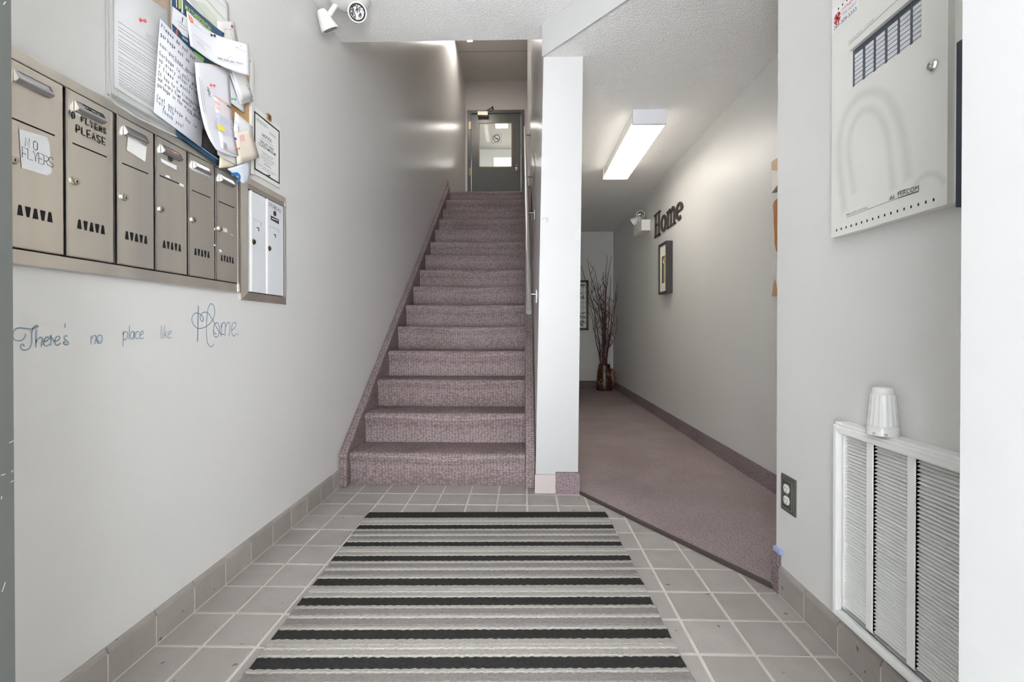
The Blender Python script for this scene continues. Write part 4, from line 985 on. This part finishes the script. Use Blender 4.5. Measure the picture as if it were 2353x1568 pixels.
# emergency light
e0, e1 = uX(1457, 520, XH-.10), uX(1473, 520, XH-.10)
ey = uX(1474, 520, XH-.1).y; ez1 = uX(1472, 506, XH-.1).z; ez0 = uX(1472, 531.5, XH-.1).z; ey2 = uX(1456, 530, XH-.1).y
t = thing('emergency_light', (XH, (ey+ey2)/2, ez0), 'white emergency light box with two heads on the hall wall left of the Home letters', 'emergency light', 'emergency lights')
MB().box(XH-.10, XH, ey, ey2, ez0, ez1).build('housing', white_plastic, t, bevel=.006)
MB().box(XH-.1015, XH-.1, ey2-.16, ey2-.05, ez0+.05, ez0+.075).build('status_label', M('label_grey', (150, 150, 148), .6), t)
hc = uX(1471, 496, XH-.06); head(t, hc, (-.15, -.95, .05), 1, (hc.x, hc.y+.05, ez1)); hc2 = uX(1461, 506, XH-.06); head(t, hc2, (-.75, .38, -.5), 2, (hc2.x+.02, hc2.y, ez1))
# Home letters
lm = M('letter_dark_wood', (58, 52, 46), .45, var=.2, vscale=12)
dp = .015
def solid(mb, pts, w, closed=False):       # thick stroke in the hall wall plane: pts (u, v) in metres; w widths across u
    xf_, xb_ = XH-dp, XH-.004
    n_ = len(pts)
    L_, R_ = [], []
    for k in range(n_):
        pa_ = pts[(k-1) % n_] if closed or k > 0 else pts[k]; pb_ = pts[(k+1) % n_] if closed or k < n_-1 else pts[k]
        tx, tz = pb_[0]-pa_[0], pb_[1]-pa_[1]; l_ = math.hypot(tx, tz) or 1; nx, nz = -tz/l_, tx/l_
        ww = w(k/(n_-1)) if callable(w) else w
        L_.append((pts[k][0]+nx*ww/2, pts[k][1]+nz*ww/2)); R_.append((pts[k][0]-nx*ww/2, pts[k][1]-nz*ww/2))
    rng = range(n_ if closed else n_-1)
    for k in rng:
        j = (k+1) % n_; q = [L_[k], L_[j], R_[j], R_[k]]
        mb.prism([(xf_, -u, v) for u, v in q], (xb_-xf_, 0, 0))
def letter(ch, px0, px1, ybot, ytop, label):
    a_ = uX(px0, ybot, XH-dp); b_ = uX(px1, ytop, XH-dp); u0, u1, v0, v1 = -a_.y, -b_.y, a_.z, b_.z
    w = u1-u0; h = v1-v0; mb = MB(); X = lambda f: u0+w*f; Y = lambda f: v0+h*f
    if ch == 'H':
        for f in (.24, .76): solid(mb, [(X(f), Y(0)), (X(f), Y(1))], w*.17)
        solid(mb, [(X(.24), Y(.5)), (X(.76), Y(.5))], h*.07)
        for f in (.24, .76):
            for g in (.025, .975): solid(mb, [(X(f-.22), Y(g)), (X(f+.22), Y(g))], h*.05)
    if ch == 'o':
        N_ = 28; solid(mb, [(X(.5+.36*math.sin(k/N_*6.2832)), Y(.5+.44*math.cos(k/N_*6.2832))) for k in range(N_)], lambda s_: w*(.10+.12*abs(math.sin(s_*6.2832))), True)
    if ch == 'm':
        for f in (.15, .5, .85): solid(mb, [(X(f), Y(0)), (X(f), Y(.86 if f > .2 else 1))], w*.115)
        for f in (.15, .5): solid(mb, [(X(f+.02), Y(.78)), (X(f+.10), Y(.93)), (X(f+.2), Y(.985)), (X(f+.30), Y(.94)), (X(f+.35), Y(.8))], w*.10)
        for f in (.15, .5, .85): solid(mb, [(X(f-.15), Y(.03)), (X(f+.15), Y(.03))], h*.06)
        solid(mb, [(X(.0), Y(.95)), (X(.15), Y(.97))], h*.06)
    if ch == 'e':
        N_ = 24; solid(mb, [(X(.5+.37*math.sin(a2)), Y(.5+.44*math.cos(a2))) for a2 in [1.45-k/N_*5.15 for k in range(N_+1)]], lambda s_: w*(.10+.12*abs(math.sin(s_*5.15+1.6))))
        solid(mb, [(X(.16), Y(.53)), (X(.9), Y(.53))], h*.07)
    o = mb.build('wall_letter', lm); tag(o, label, 'letter', 'Home letters on the hall wall')
letter('H', 1502, 1516.5, 548, 483, 'dark wooden capital H, first of the Home letters on the hall wall')
letter('o', 1517, 1530, 536, 489, 'dark wooden letter o, second of the Home letters on the hall wall')
letter('m', 1530.5, 1551, 527, 471, 'dark wooden letter m, third of the Home letters on the hall wall')
letter('e', 1551, 1567.5, 510, 459, 'dark wooden letter e, last of the Home letters on the hall wall')
# framed picture
dpt = .062; xq = XH-dpt
k0, k1 = uX(1512.5, 600, xq), uX(1530.5, 600, xq); kz1 = uX(1530.5, 553, xq).z; kz0 = uX(1530.5, 673, xq).z
fy0, fy1 = k1.y, k0.y
t = thing('framed_picture', (XH, (fy0+fy1)/2, kz0), 'deep black framed flower print with a cream mat under the Home letters', 'picture')
mb = MB(); frame_x(mb, xq, XH, fy0, fy1, kz0, kz1, .021); mb.build('frame', M('frame_black', (42, 42, 42), .35), t, bevel=.002)
MB().box(XH-.012, XH-.004, fy0+.01, fy1-.01, kz0+.01, kz1-.01).box(xq+.012, xq+.016, fy0+.02, fy1-.02, kz0+.02, kz1-.02).build('mat_board', M('mat_cream', (216, 216, 200), .8), t)
fw_ = fy1-fy0; fh_ = kz1-kz0
def art(u, v, e): return Vector((xq+.012-e, fy1-fw_*u, kz1-fh_*v))
def aq(u0, v0, u1, v1, e=.0006): return [art(u0, v0, e), art(u1, v0, e), art(u1, v1, e), art(u0, v1, e)]
pr_ = MB().face(aq(.34, .26, .72, .79)).build('print', M('print_dark_green', (58, 60, 50), .6), t)
MB().face(aq(.60, .40, .72, .79, .001)).face(aq(.54, .45, .585, .79, .001)).build('print_stem', M('print_yellow', (176, 166, 96), .6), pr_)
mb = MB(); mb.face([art(*p, .0012) for p in ((.45, .36), (.55, .29), (.66, .27), (.70, .34), (.62, .43), (.52, .42))]); mb.build('print_flower', M('print_pink', (200, 132, 112), .6), pr_)
MB().face([art(*p, .0016) for p in ((.46, .37), (.58, .33), (.64, .38), (.55, .42))]).build('print_petal', M('print_cream', (232, 214, 160), .6), pr_)
# three plaques near the corner of the hall wall
def hall_poly(pts, d): return [uX(px, py, XH-d) for px, py in pts]
o = thing('wall_plaque', uX(1774, 440, XH), 'cream plaque with tan and brown streaks, topmost of three by the hall corner', 'plaque')
yq1 = uX(1773.5, 400, XH-.02).y; zt_, zb_ = uX(1773.5, 372, XH-.02).z, uX(1775, 443, XH-.02).z
MB().box(XH-.02, XH, yq1-.40, yq1, zb_, zt_).build('plaque_body', M('plaque_cream', (212, 208, 200), .6, col2=(226, 222, 214), vscale=8), o, bevel=.003)
MB().prism([(XH-.0205, yq1, zt_), (XH-.0205, yq1, zt_-.045), (XH-.0205, yq1-.06, zt_-.07), (XH-.0205, yq1-.14, zt_-.17), (XH-.0205, yq1-.2, zt_-.1), (XH-.0205, yq1-.2, zt_)], (-.002, 0, 0)).build('tan_streak', M('tan_glaze', (178, 148, 108), .5), o)
MB().prism([(XH-.0205, yq1, zb_), (XH-.0205, yq1-.18, zb_+.07), (XH-.0205, yq1-.3, zb_+.05), (XH-.0205, yq1-.3, zb_)], (-.002, 0, 0)).build('brown_streak', M('brown_glaze', (86, 72, 62), .5), o)
o = thing('wall_plaque', uX(1776, 580, XH), 'live-edge amber wooden slab, middle of three by the hall corner', 'plaque')
zs_ = [(458, 1782), (463, 1778), (473, 1775), (490, 1777), (510, 1777), (540, 1779), (560, 1779), (575, 1782), (583, 1787)]
left = [uX(px, py, XH-.03) for py, px in zs_]
yR = left[0].y-.42
MB().prism([(XH-.03, p.y, p.z) for p in left]+[(XH-.03, yR+.1*((k*37) % 5)/9, p.z) for k, p in reversed(list(enumerate(left)))], (.03, 0, 0)).build('slab', M('amber_wood', (188, 122, 44), .4, col2=(150, 88, 30), vscale=14, stretch=(1, 1, .3)), o, bevel=.004)
cr = [uX(px, py, XH-.0312) for px, py in ((1786, 480), (1784, 492), (1787, 505), (1783.5, 520), (1786, 540), (1786, 556))]
MB().prism([(p.x, p.y, p.z) for p in cr]+[(XH-.0312, p.y-.09, p.z) for p in reversed(cr)], (.001, 0, 0)).build('bark_seam', M('bark_grey', (150, 128, 100), .8, var=.3, vscale=60), o)
o = thing('wall_plaque', uX(1776, 680, XH), 'pale marbled tile plaque, lowest of three by the hall corner', 'plaque')
zt_, zb_ = uX(1774, 597, XH-.02).z, uX(1774, 681, XH-.02).z; yq1 = uX(1774, 600, XH-.02).y
MB().box(XH-.02, XH, yq1-.36, yq1, zb_, zt_).build('plaque_body', M('marble', (206, 206, 202), .3, col2=(186, 184, 180), vscale=9), o, bevel=.003)
MB().prism([(XH-.0205, yq1, zb_), (XH-.0205, yq1-.07, zb_), (XH-.0205, yq1-.03, zb_+.09)], (-.001, 0, 0)).build('rust_vein', M('rust_vein', (176, 140, 96), .5), o)
# back wall art
xr_ = uY(1352.5, 700, YB-.03).x; za_ = uY(1340, 759, YB-.03).z; zb_ = uY(1340, 644, YB-.03).z; xl_ = xr_-.42
t = thing('framed_art', ((xl_+xr_)/2, YB, za_), 'brown framed leaded glass panel on the back wall, half hidden by the pillar', 'picture')
w = .034
MB().box(xl_, xr_, YB-.03, YB, za_, za_+w).box(xl_, xr_, YB-.03, YB, zb_-w, zb_).box(xl_, xl_+w, YB-.03, YB, za_, zb_).box(xr_-w, xr_, YB-.03, YB, za_, zb_).build('frame', M('frame_brown', (74, 62, 52), .5), t, bevel=.003)
gp = MB().box(xl_+w, xr_-w, YB-.018, YB-.012, za_+w, zb_-w).build('glass_panel', M('milk_glass', (226, 226, 224), .3), t)
mb = MB()
for k in range(1, 9): z = za_+w+(zb_-za_-2*w)*k/9; mb.box(xl_+w, xr_-w, YB-.021, YB-.017, z-.0025, z+.0025)
for k in range(1, 7): x = xl_+w+(xr_-xl_-2*w)*k/7; mb.box(x-.0025, x+.0025, YB-.021, YB-.017, za_+w, zb_-w)
mb.build('lead_lines', M('lead', (120, 122, 124), .5), gp)
rnd = random.Random(11)
for nm, rgb, n_, zr in (('green_leaves', (70, 116, 84), 12, (.05, .95)), ('blue_pieces', (70, 106, 160), 8, (.1, .55)), ('black_pieces', (40, 42, 46), 8, (.6, .95)), ('amber_pieces', (160, 140, 80), 6, (.05, .3))):
    mb = MB()
    for k in range(n_):
        x = xr_-w-rnd.uniform(.035, .2); z = za_+w+(zb_-za_-2*w)*rnd.uniform(*zr); a_ = rnd.uniform(0, 3.14); l_ = rnd.uniform(.02, .05); q = rnd.uniform(.006, .014)
        c_ = Vector((x, YB-.0225, z)); u_ = Vector((math.cos(a_), 0, math.sin(a_))); v_ = Vector((-math.sin(a_), 0, math.cos(a_)))
        mb.prism([c_-u_*l_, c_+v_*q, c_+u_*l_, c_-v_*q], (0, .003, 0))
    mb.build(nm, M(nm, rgb, .3), gp)
# vase and branches
vz = uZ(1389, 897, .009); vx, vy = vz.x, min(vz.y, YB-.15)
vx = uY(1388.5, 870, vy).x
t = thing('stein_vase', (vx, vy, .009), 'tall dark glazed stein-shaped vase with an amber handle in the hall corner', 'vase')
pf = [(0, 0), (.108, 0), (.118, .012), (.112, .03), (.118, .045), (.112, .06), (.108, .2), (.098, .30), (.085, .335), (.09, .35), (.082, .365), (.084, .385), (.076, .385), (.074, .36), (.0, .35)]
vb = M('stein_glaze', (92, 50, 30), .25, col2=(34, 26, 24), vscale=16, bump=.5, bscale=30, bdist=.01)
MB().lathe(pf, (vx, vy, .009), (0, 0, 1), 32).build('vase_body', vb, t, smooth=True)
hp_ = [(vx+.09, vy-.01, .30), (vx+.115, vy-.015, .315), (vx+.137, vy-.02, .28), (vx+.142, vy-.02, .2), (vx+.134, vy-.02, .12), (vx+.118, vy-.015, .095), (vx+.10, vy-.01, .10)]
MB().tube(smooth(hp_, 4), .017, 10).build('handle', M('amber_glaze', (150, 82, 38), .25, col2=(104, 54, 26), vscale=20), t, smooth=True)
rnd = random.Random(4)
mb = MB()
for k in range(9):
    a_ = -2.6+k*.22; z = rnd.uniform(.09, .28); mb.lathe([(.024, 0), (.018, .006), (0, .008)], (vx+math.cos(a_)*.106, vy+math.sin(a_)*.106, z), (math.cos(a_), math.sin(a_), 0), 8)
mb.build('relief', M('relief_ochre', (140, 92, 44), .3, col2=(80, 74, 66), vscale=40), t)
bm_ = [M('twig_brown', (66, 50, 44), .7), M('twig_red', (92, 46, 50), .7)]
tips = [(1349, 594), (1396, 586), (1406, 588), (1404, 637), (1428, 651), (1421, 668), (1335, 610), (1378, 652), (1355, 688), (1352, 715), (1386, 625), (1407, 738), (1367, 620), (1380, 700), (1392, 660)]
base = Vector((vx, vy, .36))
for n_, (px, py) in enumerate(tips):
    yo = vy+rnd.uniform(-.08, .06); tip = uY(px, py, yo)
    b0 = base+Vector((rnd.uniform(-.045, .045), rnd.uniform(-.04, .04), -.28))
    hgt = tip.z-b0.z; path = []
    for k in range(9):
        s_ = k/8; lat = s_**(1.9 if py < 640 else 1.5)
        p = Vector((b0.x+(tip.x-b0.x)*lat+rnd.uniform(-.02, .02)*(s_ > .3)*(k < 8), b0.y+(tip.y-b0.y)*lat, b0.z+hgt*s_))
        if p.z < .40:
            f_ = 1; dx, dy = p.x-vx, p.y-vy; r_ = math.hypot(dx, dy)
            if r_ > .055: p.x = vx+dx/r_*.055; p.y = vy+dy/r_*.055
        path.append(p)
    if path[-1].x > XH-.02:
        for p in path: p.x = min(p.x, XH-.015)
    mb = MB().tube(path, .0095, 6, r2=.0028)
    for k in range(rnd.randint(2, 4)):
        i = rnd.randint(3, 7); s0 = path[i]; sd_ = rnd.choice((-1, 1)); l_ = rnd.uniform(.14, .38)
        dr_ = Vector((sd_*rnd.uniform(.35, .9), rnd.uniform(-.5, .2), rnd.uniform(.6, 1.2))).normalized(); up_ = Vector((sd_*rnd.uniform(-.2, .5), 0, 1)).normalized()
        m1 = s0+dr_*l_*.35; m2 = m1+(dr_*.6+up_*.4)*l_*.3; m3 = m2+up_*l_*.4+Vector((rnd.uniform(-.02, .02), 0, 0))
        e_ = [s0, m1, m2, m3]; f_ = [m2, m2+Vector((-sd_*.04, -.02, .05)), m2+Vector((-sd_*rnd.uniform(.05, .09), -.03, rnd.uniform(.09, .16)))]
        for q in (e_, f_):
            q = [Vector((min(p.x, XH-.012), min(p.y, YB-.012), p.z)) for p in q]
            mb.tube(q, .0045 if q is not f_ else .003, 5, r2=.0016)
    o = mb.build('dry_branch', bm_[n_ % 2], origin=b0)
    tag(o, 'bare brown branch rising from the stein vase in the hall corner', 'branch', 'branches in the stein vase')

# ================================================================== RUG
rc = [Vector((-.762, 2.298, 0)), Vector((.405, 2.332, 0))]
er = (rc[1]-rc[0]).normalized(); ed_ = Vector((er.y, -er.x, 0)); rw = (rc[1]-rc[0]).length+.002; RL = 1.62
def s_of(py):
    px = 848-(py-1181)*.762+6; p = uZ(px, py, .012); return (p-rc[0]).dot(ed_)
blk = [(1180.3, 1189), (1205, 1214.5), (1243.8, 1254), (1275.6, 1287.8), (1327.4, 1344), (1371, 1389.5), (1444.7, 1466.7), (1507.7, 1534.6)]
bs = [(s_of(a), s_of(b)) for a, b in blk]; bs[0] = (0, bs[0][1])
per = bs[6][0]-bs[4][0]; bs += [(bs[6][0]+per, bs[6][1]+per), (bs[7][0]+per, bs[7][1]+per), (bs[6][0]+2*per, bs[6][1]+2*per)]
segs = []
for k, (a, b) in enumerate(bs):
    segs.append((a, b, 0))
    if k+1 < len(bs):
        c = bs[k+1][0]; l_ = c-b
        if k % 2 == 0: segs += [(b, b+l_*.4, 1), (b+l_*.4, b+l_*.62, 2), (b+l_*.62, c, 1)]
        else: segs += [(b, b+l_*.14, 1), (b+l_*.14, b+l_*.42, 3), (b+l_*.42, b+l_*.56, 2), (b+l_*.56, b+l_*.86, 3), (b+l_*.86, c, 1)]
segs = [s_ for s_ in segs if s_[0] < RL]; segs[-1] = (segs[-1][0], RL, segs[-1][2])
rnd = random.Random(2); NXR = 150
bounds = [segs[0][0]]+[s_[1] for s_ in segs]
jl = []
for k, bnd in enumerate(bounds):
    am = 0 if k in (0, len(bounds)-1) else .0016
    jl.append([rc[0]+er*(rw*i/NXR+(rnd.uniform(-.003, .003) if i in (0, NXR) else 0))+ed_*(bnd+am*math.sin(i*1.9+k)+rnd.uniform(-am, am)*.8) for i in range(NXR+1)])
mb = MB(); ht = [.0088, .0103, .0105, .0101]
for k, s_ in enumerate(segs):
    mb.cur = s_[2]; h = Vector((0, 0, ht[s_[2]])); q = (jl[k+1][0]-jl[k][0])
    r0 = jl[k]; r1 = jl[k+1]; e = min(.004, (s_[1]-s_[0])*.25)
    mb.grid([[p+Vector((0, 0, .006)) for p in r1], [p-ed_*e+h for p in r1], [p+ed_*e+h for p in r0], [p+Vector((0, 0, .006)) for p in r0]])
    for col in (0, NXR): mb.face([r0[col]+Vector((0, 0, .0005)), r1[col]+Vector((0, 0, .0005)), r1[col]+h, r0[col]+h] if col == 0 else [r1[col]+Vector((0, 0, .0005)), r0[col]+Vector((0, 0, .0005)), r0[col]+h, r1[col]+h])
mb.cur = 0
for r_ in (jl[0], jl[-1]): mb.grid([[p+Vector((0, 0, .0005)) for p in r_], [p+Vector((0, 0, .007)) for p in r_]])
def pile(n, rgb, v=.1): return M(n, rgb, .95, spec=.1, var=v, vscale=110, bump=.8, bscale=330, bdist=.004, detail=6)
o = mb.build('striped_rug', [pile('rug_black', (47, 47, 45), .22), pile('rug_light', (150, 146, 141), .1), pile('rug_white', (164, 160, 156), .07), pile('rug_mid', (125, 121, 117), .13)])
tag(o, 'striped black, grey and white doormat runner on the grey tile floor', 'rug')
